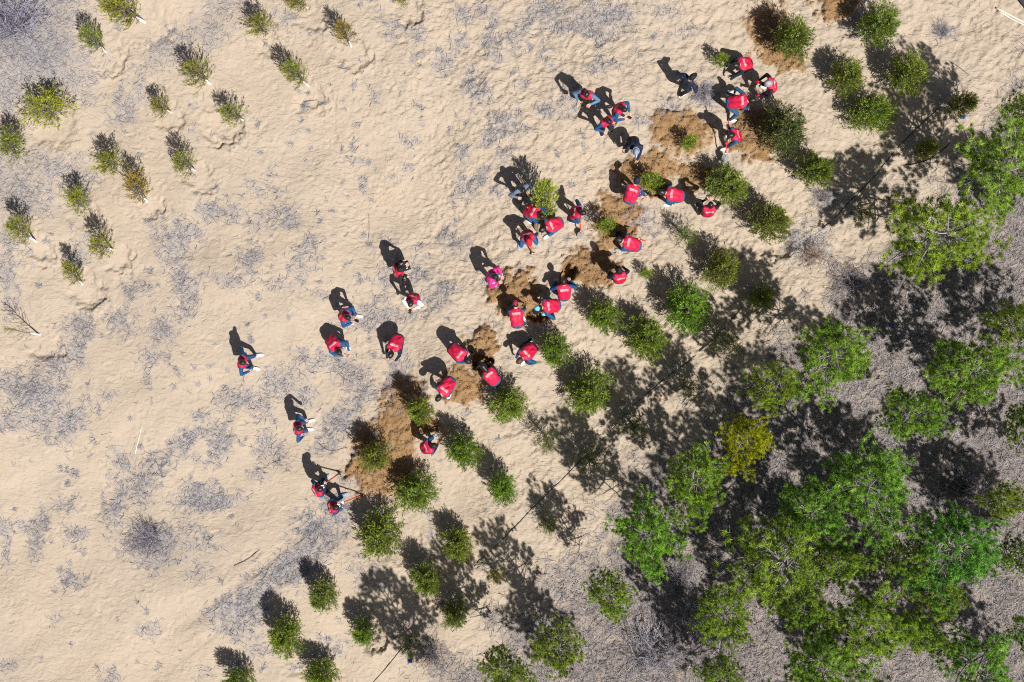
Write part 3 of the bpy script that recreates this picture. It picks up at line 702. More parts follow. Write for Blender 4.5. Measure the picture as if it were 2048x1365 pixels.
def make_pine(seed, R0=1.4, H=4.0, open_=0.0, lean=0.12):
    g = np.random.default_rng(seed)
    tb, fb = Buf(), Buf()
    ln = g.normal(0, lean, 2)
    cw = g.uniform(0, 6.28)
    tp = lambda z: np.array([ln[0] * (z / H) ** 1.5 + 0.06 * math.sin(z * 1.6 + cw), ln[1] * (z / H) ** 1.5 + 0.06 * math.cos(z * 1.3 + cw), z])
    zs = np.linspace(-0.2, H * 0.97, 12)
    tube(tb, [tp(z) for z in zs], np.linspace(0.105, 0.014, 12), 8, 0.25)
    tufts, tdir = [], []
    z = H * 0.40
    lob = g.uniform(0, 6.28, 3)
    while z < H * 0.97:
        hh = z / H
        nb = g.integers(4, 7)
        a0 = g.uniform(0, 6.28)
        prof = (min(1.0, max(0.05, hh - 0.34) / 0.26)) ** 0.6 * (max(0.02, 1 - hh) / 0.48) ** 0.60
        prof = min(prof, 1.05)
        for b in range(nb):
            az = a0 + b * 6.283 / nb + g.normal(0, 0.2)
            L = R0 * prof * (0.72 + 0.42 * g.random()) * (1 + 0.16 * math.sin(2 * az + lob[0]) + 0.10 * math.sin(3 * az + lob[1]))
            L = max(L, 0.16)
            dead = hh < 0.48 and g.random() < 0.75
            if hh > 0.50 and g.random() < 0.18: continue
            up = L * (0.02 + 0.55 * hh + g.normal(0, 0.10)) + 0.05
            a = tp(z + g.normal(0, 0.03)); e = a + np.array([math.cos(az) * L, math.sin(az) * L, up])
            side = np.array([-math.sin(az), math.cos(az), 0])
            mid = (a + e) / 2 + side * g.normal(0, 0.10) * L + np.array([0, 0, -0.05 * L])
            ts = np.linspace(0, 1, 6)[:, None]
            pl = (1 - ts) ** 2 * a + 2 * ts * (1 - ts) * mid + ts ** 2 * e
            tube(tb, pl, np.linspace(0.012 + 0.012 * L, 0.004, 6), 4, g.uniform(0.1, 0.9), 1, False)
            nsub = int(5 + 7 * L / R0)
            for s_ in range(nsub):
                t = 0.25 + 0.75 * (s_ + g.random()) / nsub
                p = (1 - t) ** 2 * a + 2 * t * (1 - t) * mid + t ** 2 * e
                dd = 2 * (1 - t) * (mid - a) + 2 * t * (e - mid); dd /= np.linalg.norm(dd)
                sd = dd * g.uniform(0.4, 0.9) + side * (1 if s_ % 2 else -1) * g.uniform(0.5, 1.0) + np.array([0, 0, g.uniform(0.05, 0.55)])
                sd /= np.linalg.norm(sd)
                sl_ = (0.16 + 0.36 * L / R0 * (1.2 - t)) * g.uniform(0.7, 1.25)
                q = p + sd * sl_
                tube(tb, [p, (p + q) / 2 + g.normal(0, 0.015, 3), q], [0.006, 0.004, 0.003], 3, g.uniform(0.0, 0.6), 1, False)
                if dead or g.random() < open_: continue
                nt = 1 + int(sl_ / 0.15)
                for r_ in range(nt):
                    c = p + sd * sl_ * (0.42 + 0.58 * (r_ + 1) / nt) + g.normal(0, 0.035, 3)
                    tufts.append(c); td = sd + np.array([0, 0, 0.55]) + g.normal(0, 0.25, 3); tdir.append(td / np.linalg.norm(td))
            if not dead:
                for r_ in range(2):
                    tufts.append(e + g.normal(0, 0.04, 3)); td = (e - mid); td = td / np.linalg.norm(td) + np.array([0, 0, 0.5]); tdir.append(td / np.linalg.norm(td))
        z += g.uniform(0.20, 0.30)
    tufts.append(tp(H)); tdir.append(np.array([0, 0, 1.0]))
    T, D = np.array(tufts), np.array(tdir)
    K = 42
    n_ = len(T) * K
    base = np.repeat(T, K, 0) + g.normal(0, 0.018, (n_, 3))
    d = np.repeat(D, K, 0) * g.uniform(0.2, 1.1, (n_, 1)) + g.normal(0, 0.62, (n_, 3))
    d /= np.linalg.norm(d, axis=1, keepdims=True)
    lnn = g.uniform(0.07, 0.13, n_); wd = g.uniform(0.012, 0.020, n_)
    rv = g.standard_normal((n_, 3)); p = np.cross(d, rv); p /= np.linalg.norm(p, axis=1, keepdims=True)
    v = np.stack([base + p * (wd / 2)[:, None], base - p * (wd / 2)[:, None], base + d * lnn[:, None]], 1).reshape(-1, 3)
    tt = np.clip(np.repeat(g.normal(0.45, 0.17, len(T)), K) + g.normal(0, 0.14, n_), 0, 1)
    fb.add(v, np.arange(n_ * 3).reshape(-1, 3), None, np.repeat(tt, 3))
    return tb.mesh('trunk', [M['bark'], M['limb']]), fb.mesh('crown', M['pine_needle'])

def make_dead(seed, nst=46, upright=0.6):
    """unit tangled bare shrub, radius 1, height 1"""
    g = np.random.default_rng(seed)
    tb = Buf()
    skew = g.normal(0, 0.22, 2)
    for k in range(nst):
        az = g.uniform(0, 6.28); r = 0.25 + 0.75 * g.random() ** 0.8; h = g.uniform(0.1, 1.0) * upright / 0.6 * (1.25 - 0.7 * r)
        a = np.array([g.normal(0, 0.16), g.normal(0, 0.16), -0.05]); e = np.array([math.cos(az) * r + skew[0], math.sin(az) * r + skew[1], h])
        mid = (a + e) / 2 + g.normal(0, 0.17, 3) + np.array([0, 0, 0.12])
        ts = np.linspace(0, 1, 6)[:, None]
        pl = (1 - ts) ** 2 * a + 2 * ts * (1 - ts) * mid + ts ** 2 * e
        pl[1:-1] += g.normal(0, 0.025, (4, 3)); pl[1:, 2] = np.maximum(pl[1:, 2], 0.02)
        tn = g.uniform(0.0, 0.9)
        tube(tb, pl, np.linspace(0.008, 0.004, 6), 3, tn, 0, False)
        for s_ in range(g.integers(4, 9)):
            t = g.uniform(0.2, 1)
            p = (1 - t) ** 2 * a + 2 * t * (1 - t) * mid + t ** 2 * e
            dd = e - mid; dd /= np.linalg.norm(dd)
            sd = dd + g.normal(0, 0.9, 3); sd /= np.linalg.norm(sd)
            q = p + sd * g.uniform(0.10, 0.40); q[2] = max(q[2], 0.02)
            tube(tb, [p, (p + q) / 2 + g.normal(0, 0.035, 3), q], [0.005, 0.004, 0.003], 3, np.clip(tn + g.normal(0, 0.25), 0, 1), 0, False)
    return tb.mesh('twigs', M['dead'])

young_v = [make_young(100 + i, 165, 7) for i in range(5)] + [make_young(105, 80, 5, 0.85, False, 0.12)]
sapl_v = [make_young(120, 80, 7, 1.15, False, 0, 0.5), make_young(121, 70, 7, 1.15, False, 0, 0.5)]
thin_v = [make_young(130 + i, 74, 6, 0.95, True, 0.16, 0.5) for i in range(4)]
bare_v = make_young(140, 30, 4, 0.7, True, 0.35, 0.5)
pine_v = [make_pine(201, 1.4, 4.0, 0.16), make_pine(202, 1.4, 4.1, 0.12), make_pine(203, 1.35, 3.9, 0.18), make_pine(204, 1.4, 4.2, 0.08), make_pine(205, 1.45, 4.0, 0.45), make_pine(206, 1.4, 3.8, 0.15)]
dead_v = [make_dead(301, 80), make_dead(302, 95, 0.5), make_dead(303, 70, 0.8)]

def put_tree(name, meshes, xy, sx, sz, yaw, tint, label, cat, group, tilt=None):
    x, y = xy
    e = empty(name, (x, y, gz(x, y) - 0.02))
    e.rotation_euler = (0, 0, yaw)
    if tilt: e.rotation_mode = 'QUATERNION'; e.rotation_quaternion = tilt @ Quaternion((0, 0, 1), yaw)
    e.scale = (sx, sx, sz)
    tag(e, label, cat, group)
    for nm, me in meshes:
        if me is None: continue
        o = link(nm, me, e)
        o.color = (*tint, 1)
    return e

tr = random.Random(5)
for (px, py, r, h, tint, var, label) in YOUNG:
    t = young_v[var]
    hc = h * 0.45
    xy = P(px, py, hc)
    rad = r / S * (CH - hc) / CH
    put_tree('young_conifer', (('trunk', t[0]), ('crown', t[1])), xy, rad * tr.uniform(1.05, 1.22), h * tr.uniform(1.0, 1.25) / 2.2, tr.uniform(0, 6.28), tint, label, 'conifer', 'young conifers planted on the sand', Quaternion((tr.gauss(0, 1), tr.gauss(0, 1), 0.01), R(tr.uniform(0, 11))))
for i, (px, py, r, h, label) in enumerate(SAPL):
    t = sapl_v[i % 2]; hc = h * 0.5
    put_tree('sapling', (('trunk', t[0]), ('crown', t[1])), P(px, py, hc), r / S, h / 2.2, tr.uniform(0, 6.28), (1.25, 1.35, 0.75), label, 'sapling', 'saplings being planted')
for i, (px, py, r, h, bp_, tint, label) in enumerate(THIN):
    t = bare_v if 'nearly bare' in label else thin_v[i % 4]
    bx_, by_ = P(bp_[0], bp_[1]); cx, cy = P(px, py, h * 0.55)
    # the trunk leans from its foot towards the crown
    d = Vector((cx - bx_, cy - by_, h * 0.55)).normalized()
    q = Vector((0, 0, 1)).rotation_difference(d)
    tint = (tint[0] * 1.06, tint[1] * 1.0, tint[2] * 0.9)
    put_tree('thin_conifer', (('trunk', t[0]), ('crown', t[1]), ('whitewashed_foot', t[2])), (bx_, by_), r / S * 1.32, h / 2.2, tr.uniform(0, 6.28), tint, label, 'conifer', 'thin conifers with whitewashed trunks', q)
for (px, py, r, hc, tint, var, label) in PINES:
    t = pine_v[var]
    hc += 0.40 + 0.65 * min(1, max(0, (py - 650) / 250))           # the lower grove stands taller
    cx, cy = P(px, py, hc)
    bx_, by_ = P(1024 + (px - 1024) / 1.06, 682 + (py - 682) / 1.06)
    d = Vector((cx - bx_, cy - by_, hc)).normalized()              # the prevailing wind leans them a little
    q = Vector((0, 0, 1)).rotation_difference(d)
    rad = r / S * (CH - hc) / CH
    gold = 'golden' in label
    tint = tint if gold else (tint[0] * 0.88, tint[1], tint[2] * 1.15)
    put_tree('pine_tree', (('trunk', t[0]), ('crown', t[1])), (bx_, by_), rad / 1.33, hc / 2.80, tr.uniform(0, 6.28), tint, label, 'pine tree', 'pines of the grove', q)
for i, (px, py, r, h, tint, label) in enumerate(DEAD):
    o = link('bare_shrub', dead_v[i % 3]); x, y = P(px, py, h * 0.4)
    o.location = (x, y, gz(x, y)); o.scale = (r / S, r / S, h); o.rotation_euler.z = tr.uniform(0, 6.28); o.color = (*tint, 1)
    tag(o, label, 'shrub', 'bare grey shrubs')

# the sapling two people carry: it hangs aslant above the sand with its root ball
def carried_sapling():
    bx_, by_ = P(1081, 446, 0.25)
    d = Vector((0.10, 0.62, 1.0)).normalized()
    q = Vector((0, 0, 1)).rotation_difference(d)
    t = make_young(122, 95, 7, 1.1, False, 0, 0.5)
    e = put_tree('carried_sapling', (('trunk', t[0]), ('crown', t[1])), (bx_, by_), 0.50, 0.86, 0.4, (1.35, 1.35, 0.8), 'tall bright sapling with earth root ball held by two people', 'sapling', None, q)
    e.location.z += 0.30
    bm = bmesh.new(); bmesh.ops.create_icosphere(bm, subdivisions=3, radius=0.36)
    for v in bm.verts: v.co *= 1 + 0.10 * math.sin(v.co.x * 17 + 2) * math.cos(v.co.y * 15) + random.uniform(-0.04, 0.04)
    me = bpy.data.meshes.new('root_ball'); bm.to_mesh(me); bm.free(); me.materials.append(M['burlap'])
    o = link('root_ball', me, e); o.location = (0, 0, -0.12)
carried_sapling()
# ------------------------------------------------------------------ people
V3 = lambda *a: np.array(a, float)
def unit(v): return v / (np.linalg.norm(v) + 1e-9)

def two_bone(a, t, l1, l2, pole):
    d = t - a; L = np.linalg.norm(d)
    L2 = min(max(L, abs(l1 - l2) + 0.02), (l1 + l2) * 0.995)
    d = unit(d); e = a + d * L2
    x = (l1 * l1 - l2 * l2 + L2 * L2) / (2 * L2)
    h = math.sqrt(max(l1 * l1 - x * x, 0))
    p = pole - d * np.dot(pole, d)
    return a + d * x + unit(p) * h, e

def capsule(vs, fs, a, b, ra, rb, n=12):
    """rounded tapered capsule appended to python lists"""
    d, u, w = frame(b - a)
    prof = [(a - d * ra, 0.0)]
    for k in (60, 25): prof.append((a - d * ra * math.sin(R(k)), ra * math.cos(R(k))))
    prof.append((a, ra)); prof.append((b, rb))
    for k in (25, 60): prof.append((b + d * rb * math.sin(R(k)), rb * math.cos(R(k))))
    prof.append((b + d * rb, 0.0))
    o = len(vs)
    rings = []
    for (c, r) in prof:
        if r == 0.0:
            rings.append([len(vs)]); vs.append(tuple(c)); continue
        ring = []
        for j in range(n):
            an = 2 * math.pi * j / n
            ring.append(len(vs)); vs.append(tuple(c + r * (math.cos(an) * u + math.sin(an) * w)))
        rings.append(ring)
    for i in range(len(rings) - 1):
        A, B = rings[i], rings[i + 1]
        for j in range(n):
            k = (j + 1) % n
            if len(A) == 1: fs.append((A[0], B[j], B[k]))
            elif len(B) == 1: fs.append((A[j], A[k], B[0]))
            else: fs.append((A[j], A[k], B[k], B[j]))

def seg_dist(p, a, b):
    ab = b - a; t = np.clip((p - a) @ ab / (ab @ ab + 1e-9), 0, 1)
    return np.linalg.norm(p - (a + t[:, None] * ab), axis=1), t

# a shaped head: x forward, z up, origin at its centre
def head_template():
    bm = bmesh.new(); bmesh.ops.create_uvsphere(bm, u_segments=20, v_segments=14, radius=1.0)
    for v in bm.verts:
        x, y, z = v.co
        X, Y, Z = x * 0.097, y * 0.077, z * 0.118
        if z < 0: Y *= 1 + 0.28 * z; X += 0.012 * (-z) * (1 if x > 0 else 0.2)
        if x > 0.3:
            X *= 0.95
            X += 0.024 * math.exp(-(y / 0.20) ** 2 - ((z + 0.12) / 0.20) ** 2)          # nose
            X -= 0.010 * math.exp(-((abs(y) - 0.42) / 0.2) ** 2 - ((z - 0.10) / 0.14) ** 2)   # eye sockets
            X += 0.006 * math.exp(-(y / 0.3) ** 2 - ((z + 0.80) / 0.2) ** 2)            # chin
        v.co = (X, Y, Z)
    vs = [tuple(v.co) for v in bm.verts]; fs = [tuple(w.index for w in f.verts) for f in bm.faces]; bm.free()
    mats = [0] * len(fs)
    def blob(c, s, m):
        o = len(vs)
        for q in oct_v: vs.append((c[0] + q[0] * s[0], c[1] + q[1] * s[1], c[2] + q[2] * s[2]))
        for f in oct_f: fs.append(tuple(int(i) + o for i in f)); mats.append(m)
    for sg in (-1, 1):
        blob((0.083, sg * 0.032, 0.012), (0.008, 0.014, 0.007), 4)       # eye
        blob((0.088, sg * 0.032, 0.032), (0.006, 0.020, 0.004), 4)       # brow
        blob((-0.005, sg * 0.077, -0.005), (0.018, 0.010, 0.032), 0)     # ear
    blob((0.092, 0, -0.058), (0.008, 0.024, 0.007), 5)                   # mouth
    return np.array(vs), fs, mats
HEAD_V, HEAD_F, HEAD_M = head_template()

# a hand: x towards the fingers, y = thumb side, palm facing -z, fingers curled
def hand_template():
    vs, fs = [], []
    capsule(vs, fs, V3(0, -0.018, 0), V3(0.07, -0.024, -0.004), 0.022, 0.020, 8)
    capsule(vs, fs, V3(0, 0.014, 0), V3(0.07, 0.022, -0.004), 0.022, 0.019, 8)
    for (y, l, c) in ((0.033, 0.062, 1.0), (0.012, 0.070, 1.05), (-0.010, 0.064, 1.1), (-0.031, 0.050, 1.15)):
        p = V3(0.078, y, -0.004); a = 0.0
        for (fr, r0, r1, da) in ((0.42, .0100, .0092, 0.45), (0.32, .0092, .0084, 0.65), (0.26, .0084, .0070, 0.55)):
            a += da * c
            q = p + V3(math.cos(a), 0, -math.sin(a)) * l * fr * 1.2
            capsule(vs, fs, p, q, r0, r1, 6); p = q
    p = V3(0.018, 0.032, -0.004)                                           # thumb leaves the side of the palm
    for (d, l, r0, r1) in ((V3(0.7, 0.62, -0.25), 0.038, .0118, .0105), (V3(0.85, 0.15, -0.5), 0.030, .0105, .0090), (V3(0.8, -0.2, -0.6), 0.022, .0090, .0075)):
        q = p + unit(d) * l; capsule(vs, fs, p, q, r0, r1, 6); p = q
    return np.array(vs), fs
HAND_V, HAND_F = hand_template()

def shoe_mesh(name, mat):
    """x forward; sole on z = 0"""
    b = Buf(); st = []
    prof = [(-0.085, .028, .075), (-0.07, .036, .085), (-0.03, .036, .085), (0.03, .037, .070), (0.09, .046, .052), (0.14, .044, .042), (0.175, .030, .030), (0.188, .010, .018)]
    n = 10; vs = []
    for (x, w, h) in prof:
        for j in range(n):
            a = 2 * math.pi * j / n
            vs.append((x, w * math.cos(a), max(0.0, h * 0.5 + h * 0.5 * math.sin(a) * 1.05)))
    f = []
    for i in range(len(prof) - 1):
        for j in range(n): f.append((i * n + j, i * n + (j + 1) % n, (i + 1) * n + (j + 1) % n, (i + 1) * n + j))
    f3 = []
    vs.append((-0.09, 0, .04)); vs.append((0.19, 0, .01))
    for j in range(n): f3.append((len(vs) - 2, (j + 1) % n, j)); f3.append((len(vs) - 1, (len(prof) - 1) * n + j, (len(prof) - 1) * n + (j + 1) % n))
    b.add(vs, f3, f)
    # sole
    so_ = []
    for (x, w) in ((-0.09, .026), (-0.06, .038), (0.03, .040), (0.10, .049), (0.16, .040), (0.195, .012)): so_.append((x, w))
    ring = so_ + [(x, -w) for (x, w) in reversed(so_)]
    k = len(ring)
    v2 = [(x, y, z) for z in (-0.012, 0.018) for (x, y) in ring]
    b.add(v2, [(0, i + 1, i) for i in range(1, k - 1)] + [(k, k + i, k + i + 1) for i in range(1, k - 1)], [(i, (i + 1) % k, k + (i + 1) % k, k + i) for i in range(k)], 0.5, 1)
    return b.mesh(name, [mat, M['white']], True)
SHOE = {c: shoe_mesh('shoe', M[c]) for c in ('white', 'grey', 'black', 'greyblue', 'tan', 'sky')}

def hair_mesh(style, seed):
    g = random.Random(seed)
    bm = bmesh.new(); bmesh.ops.create_uvsphere(bm, u_segments=22, v_segments=14, radius=1.0)
    dele = []
    for v in bm.verts:
        x, y, z = v.co
        if style in ('short', 'long'): keep = z > 0.42 or (x < 0.12 and z > (-0.55 if style == 'short' else -2)) or (abs(y) > 0.8 and x < 0.35 and z > -0.1)
        elif style == 'cap': keep = z > 0.12
        else: keep = z > 0.02
        if not keep: dele.append(v)
        rr = {'short': 1.10, 'long': 1.13, 'cap': 1.14, 'beanie': 1.17}[style]
        j = 1 + (0.035 * math.sin(7 * x + seed) * math.cos(9 * y + z * 5) + g.uniform(-0.02, 0.02) if style in ('short', 'long') else 0)
        v.co = (x * 0.099 * rr * j, y * 0.080 * rr * j, z * 0.120 * rr * j)
        if style == 'beanie' and z > 0.7: v.co.z += 0.012
        if style == 'long' and z < 0 and x < 0.1: v.co.z += 0.16 * z; v.co.x -= 0.02 * (-z)
    bmesh.ops.delete(bm, geom=dele, context='VERTS')
    bmesh.ops.solidify(bm, geom=bm.faces[:], thickness=0.012)
    for f in bm.faces: f.smooth = True
    me = bpy.data.meshes.new('hair' if style in ('short', 'long') else 'hat'); bm.to_mesh(me); bm.free()
    return me

def brim_mesh():
    b = Buf(); vs = []
    n = 11
    for (r0, z) in ((0.085, 0.0), (0.175, -0.018)):
        for t in (0.004, -0.004):
            for k in range(n):
                a = R(-62 + 124 * k / (n - 1))
                x = math.cos(a) * (r0 if r0 < 0.1 else r0 * (0.80 + 0.20 * math.cos(a * 1.1)))
                vs.append((x, math.sin(a) * 0.088, z + t - 0.25 * math.sin(a) ** 2 * 0.05))
    f = []
    for k in range(n - 1):
        f += [(k, k + 1, 2 * n + k + 1, 2 * n + k), (n + k, 3 * n + k, 3 * n + k + 1, n + k + 1), (2 * n + k, 2 * n + k + 1, 3 * n + k + 1, 3 * n + k), (k, n + k, n + k + 1, k + 1)]
    b.add(vs, None, f); return b
def band_mesh(mat):
    b = Buf(); pts = [(0.115 * math.cos(a), 0.094 * math.sin(a), 0.0) for a in np.linspace(0, 2 * math.pi, 19)]
    tube(b, pts, 0.014, 6, 0.5, 0, False); return b.mesh('cuff', mat, True)

tmp_col = bpy.data.collections.new('tmp'); scene.collection.children.link(tmp_col)
JOBS = []

def remesh_job(vs, fs, vox, smooth):
    me = bpy.data.meshes.new('tmp'); me.from_pydata(vs, [], fs); me.update()
    o = bpy.data.objects.new('tmp', me); tmp_col.objects.link(o)
    m = o.modifiers.new('r', 'REMESH'); m.mode = 'VOXEL'; m.voxel_size = vox
    s_ = o.modifiers.new('s', 'SMOOTH'); s_.factor = 0.5; s_.iterations = smooth
    return o

def mesh_arrays(me):
    v = np.empty(len(me.vertices) * 3, np.float32); me.vertices.foreach_get('co', v)
    return v.reshape(-1, 3).astype(float), [tuple(p.vertices) for p in me.polygons]

def person(px, py, face, pose='stand', lean=None, pz=None, feet=None, hands=None, head=None, look=0.0, top='vest', sleeve='blue', legs='denim',
           shoes='white', hat=None, hatcol='black', hair='short', gloves=None, tool=None, grips=(0.1, 0.5), hs=0.93, zref=None, label='', letters=True, haircol='hair'):
    D = dict(stand=(6, .91, [(.02, .12), (-.02, -.12)], 25), walk=(8, .90, [(.19, .10), (-.17, -.10)], 20), lean=(38, .86, [(.12, .16), (-.10, -.15)], 40),
             bend=(72, .80, [(.16, .18), (-.06, -.17)], 80), squat=(42, .40, [(.12, .17), (.04, -.16)], 45), crouch=(58, .55, [(.20, .16), (-.06, -.16)], 60))[pose]
    lean = D[0] if lean is None else lean; pz = (D[1] if pz is None else pz); feet = D[2] if feet is None else feet; head = D[3] if head is None else head
    a = R(face); fw = V3(math.cos(a), math.sin(a), 0); lf = V3(-math.sin(a), math.cos(a), 0); up = V3(0, 0, 1.0)
    tdir = fw * math.sin(R(lean)) + up * math.cos(R(lean))
    tmid = fw * math.sin(R(lean * 0.75)) + up * math.cos(R(lean * 0.75))
    pelvis = up * pz - fw * 0.20 * math.sin(R(lean)) * (0.6 if pose == 'squat' else 1.0)
    waist = pelvis + tmid * 0.19; chest = waist + tdir * 0.18; neck = chest + tdir * 0.125
    # place: the middle of the torso shows at px, py
    mid = (pelvis + neck) / 2
    if pose in ('stand', 'walk'): mid = mid * 0.3 + neck * 0.7
    wx, wy = P(px, py, mid[2]); root = V3(wx - mid[0], wy - mid[1], 0); root[2] = gz(root[0], root[1])
    W = lambda p: p + root
    side_sh = 0.185
    sh = [chest + tdir * 0.075 + lf * side_sh, chest + tdir * 0.075 - lf * side_sh]
    hp = [pelvis + lf * 0.095 - up * 0.02, pelvis - lf * 0.095 - up * 0.02]
    caps = []      # (a, b, ra, rb, material, torso?)
    # legs
    feet_w = []
    for s_ in (0, 1):
        fxx, fyy = feet[s_]
        g0 = root + fw * fxx + lf * fyy; gzz = gz(g0[0], g0[1]) - root[2]
        ank = fw * fxx + lf * fyy + up * (0.10 + gzz)
        far = np.linalg.norm(ank - hp[s_])
        knee, ank2 = two_bone(hp[s_], ank, 0.43, 0.42, fw * 1.0 + lf * (0.25 if s_ == 0 else -0.25))
        caps += [(hp[s_], knee, .098, .070, 2), (knee, ank2, .070, .050, 2)]
        fd = unit(fw + lf * (0.16 if s_ == 0 else -0.16))
        feet_w.append((ank2, fd))
    # arms
    tp = None
    if tool is not None:
        t0, t1 = [np.array((*P(q[0], q[1], q[2] + root[2]), q[2] + root[2])) for q in tool['ends']]
        tp = (t0, t1)
        hands = [t0 + (t1 - t0) * grips[0] - root, t0 + (t1 - t0) * grips[1] - root]
    elif hands is None:
        hands = {'stand': [(.12, .26, .82), (.14, -.26, .84)], 'walk': [(-.12, .28, .84), (.22, -.26, .88)], 'lean': [(.36, .12, .70), (.38, -.12, .68)],
                 'bend': [(.46, .16, .30), (.50, -.14, .26)], 'squat': [(.44, .14, .32), (.46, -.14, .30)], 'crouch': [(.50, .15, .30), (.52, -.14, .26)]}[pose]
        hands = [fw * q[0] + lf * q[1] + up * q[2] for q in hands]
    else:
        hands = [fw * q[0] + lf * q[1] + up * q[2] for q in hands]
    hmats = []
    for s_ in (0, 1):
        sg = 1 if s_ == 0 else -1
        tgt = hands[s_]
        elb, wr = two_bone(sh[s_], tgt - unit(tgt - sh[s_]) * 0.07, 0.29, 0.26, lf * sg * 0.8 - tdir * 0.5 - fw * 0.25)
        caps += [(sh[s_], elb, .070, .058, 1), (elb, wr, .058, .040, 1)]
        hd = unit(wr - elb)
        zz_ = unit(np.cross(hd, lf * sg)) ; yy_ = np.cross(zz_, hd)
        if zz_[2] < 0: zz_, yy_ = -zz_, -yy_
        hmats.append((wr + hd * 0.01, np.stack([hd, yy_, zz_], 1)))
    # torso under the vest
    tor = []
    for sg in (1, -1):
        tor += [(pelvis + lf * sg * .055, waist + lf * sg * .055, .118, .108), (waist + lf * sg * .055, chest + lf * sg * .072, .108, .118)]
    tor += [(chest + tdir * 0.06 - lf * .135, chest + tdir * 0.06 + lf * .135, .078, .078)]
    for (p, q, ra, rb) in tor: caps.append((p, q, ra, rb, 1))
    caps += [(pelvis + lf * .05, pelvis - lf * .05, .128, .128, 2)]
    hdir = fw * math.sin(R(min(head, 115) * 0.8)) + up * math.cos(R(min(head, 115) * 0.8))
    hc = neck + unit(tdir + hdir) * 0.165
    caps += [(neck - tdir * 0.03, hc, .062, .058, 0)]
    # head frame: pitch = head degrees down from level, yaw = look
    pit = R(max(0, head - 10) * 0.85); yl = R(look)
    hf = (fw * math.cos(yl) + lf * math.sin(yl)) * math.cos(pit) - up * math.sin(pit)
    hl = unit(np.cross(up if abs(hf[2]) < 0.97 else -fw, hf)); hu = np.cross(hf, hl)
    HM = np.stack([unit(hf), hl, hu], 1)
    caps += [(hc - hu * 0.02, hc + hu * 0.015, .070, .078, 0)]
    vs, fs = [], []
    for (p, q, ra, rb, m_) in caps: capsule(vs, fs, p, q, ra * (1 if m_ == 0 else hs), rb * (1 if m_ == 0 else hs))
    job = dict(label=label, root=root, caps=caps, hmats=hmats, hc=hc, HM=HM, feet=feet_w, gloves=gloves, sleeve=sleeve, legs=legs, shoes=shoes, hat=hat, hatcol=hatcol,
               hair=hair, haircol=haircol, top=top, letters=letters, frame=(fw, lf, tdir, chest, waist), face=face, tool=tool, tp=tp)
    job['body_o'] = remesh_job(vs, fs, 0.021, 3)
    if top in ('vest', 'pink', 'open'):
        v2, f2 = [], []
        inf = .026
        for sg in (1, -1):
            capsule(v2, f2, pelvis + tmid * 0.06 + lf * sg * .060, waist + lf * sg * .060, (.112 + inf) * hs, (.108 + inf) * hs)
            capsule(v2, f2, waist + lf * sg * .060, chest + lf * sg * .080, (.112 + inf) * hs, (.120 + inf) * hs)
            capsule(v2, f2, chest + tdir * 0.07 + lf * sg * .06, chest + tdir * 0.055 + lf * sg * .150, (.076 + inf * .8) * hs, (.066 + inf * .7) * hs)
        capsule(v2, f2, neck - tdir * 0.06, neck + tdir * 0.005, .095, .080)      # collar
        job['vest_o'] = remesh_job(v2, f2, 0.024, 3)
        if top == 'pink':
            pass
    JOBS.append(job)
    return job
TOOLS = []
# every person: where the torso shows in the photo, the way they face (0 = right, 90 = up), pose and clothes
person(1173, 190, 250, 'stand', head=35, hands=[(.28, .20, 1.10), (.30, -.16, 1.12)], sleeve='plaid', legs='black', shoes='tan', label='person in red vest with checked blue sleeves holding a camera, topmost of the trio')
person(1240, 219, 325, 'stand', lean=14, head=45, hands=[(.34, .10, 1.02), (.34, -.12, 1.00)], legs='denim', shoes='black', label='person in red vest looking down at a phone, right one of the standing trio')
person(1214, 243, 300, 'stand', head=30, hands=[(.10, .24, .90), (.24, -.20, 1.0)], legs='navy', shoes='black', label='person in red vest with navy shoes, lowest of the standing trio')
person(1268, 288, 275, 'lean', lean=40, head=50, hands=[(.50, .06, .70), (.05, -.28, .62)], top='none', sleeve='navy', legs='black', shoes='white', hat='beanie', hatcol='greyblue', label='person in navy puffer jacket and pale grey beanie reaching an arm down')
person(1379, 160, 40, 'walk', lean=14, head=30, top='none', sleeve='navy', legs='black', shoes='white', hat='cap', hatcol='black', label='person all in black with black cap walking alone at the top')
person(1490, 126, 200, 'crouch', lean=50, pz=.52, head=60, sleeve='navy', legs='navy', shoes='black', label='crouching person in red vest with navy hood reaching to a small sapling')
person(1544, 170, 185, 'lean', lean=24, head=40, hands=[(.36, .22, .85), (.34, -.22, .85)], sleeve='black', legs='navy', shoes='white', hat='beanie', hatcol='grey', gloves='red', label='person in red vest and grey knitted cap with black sleeves')
person(1476, 203, 2, 'bend', feet=[(-.10, .42), (-.06, -.38)], hands=[(-.05, .34, .62), (.46, -.10, .35)], label='person bent right with legs wide apart, white shoes either side')
person(1470, 272, 195, 'lean', lean=26, head=50, tool=dict(kind='shovel', mat='redhandle', blade='steel', ends=[(1457, 247, 1.05), (1450, 322, .10)]), grips=(.06, .5), hat=None, shoes='white', label='person in red vest gripping a red handled shovel beside reddish soil')
person(1264, 386, 70, 'bend', lean=62, head=62, hat='beanie', hatcol='navy', shoes='tan', tool=dict(kind='shovel', mat='redhandle', blade='darksteel', ends=[(1285, 398, .75), (1300, 385, .05)]), grips=(.05, .4), label='person with dark beanie bending towards the sapling from its left')
person(1350, 388, 172, 'bend', lean=70, tool=dict(kind='shovel', mat='redhandle', blade='darksteel', ends=[(1345, 392, .80), (1326, 372, .05)]), grips=(.2, .6), feet=[(.0, .20), (-.10, -.12)], label='person bent left digging on the right of the sapling')
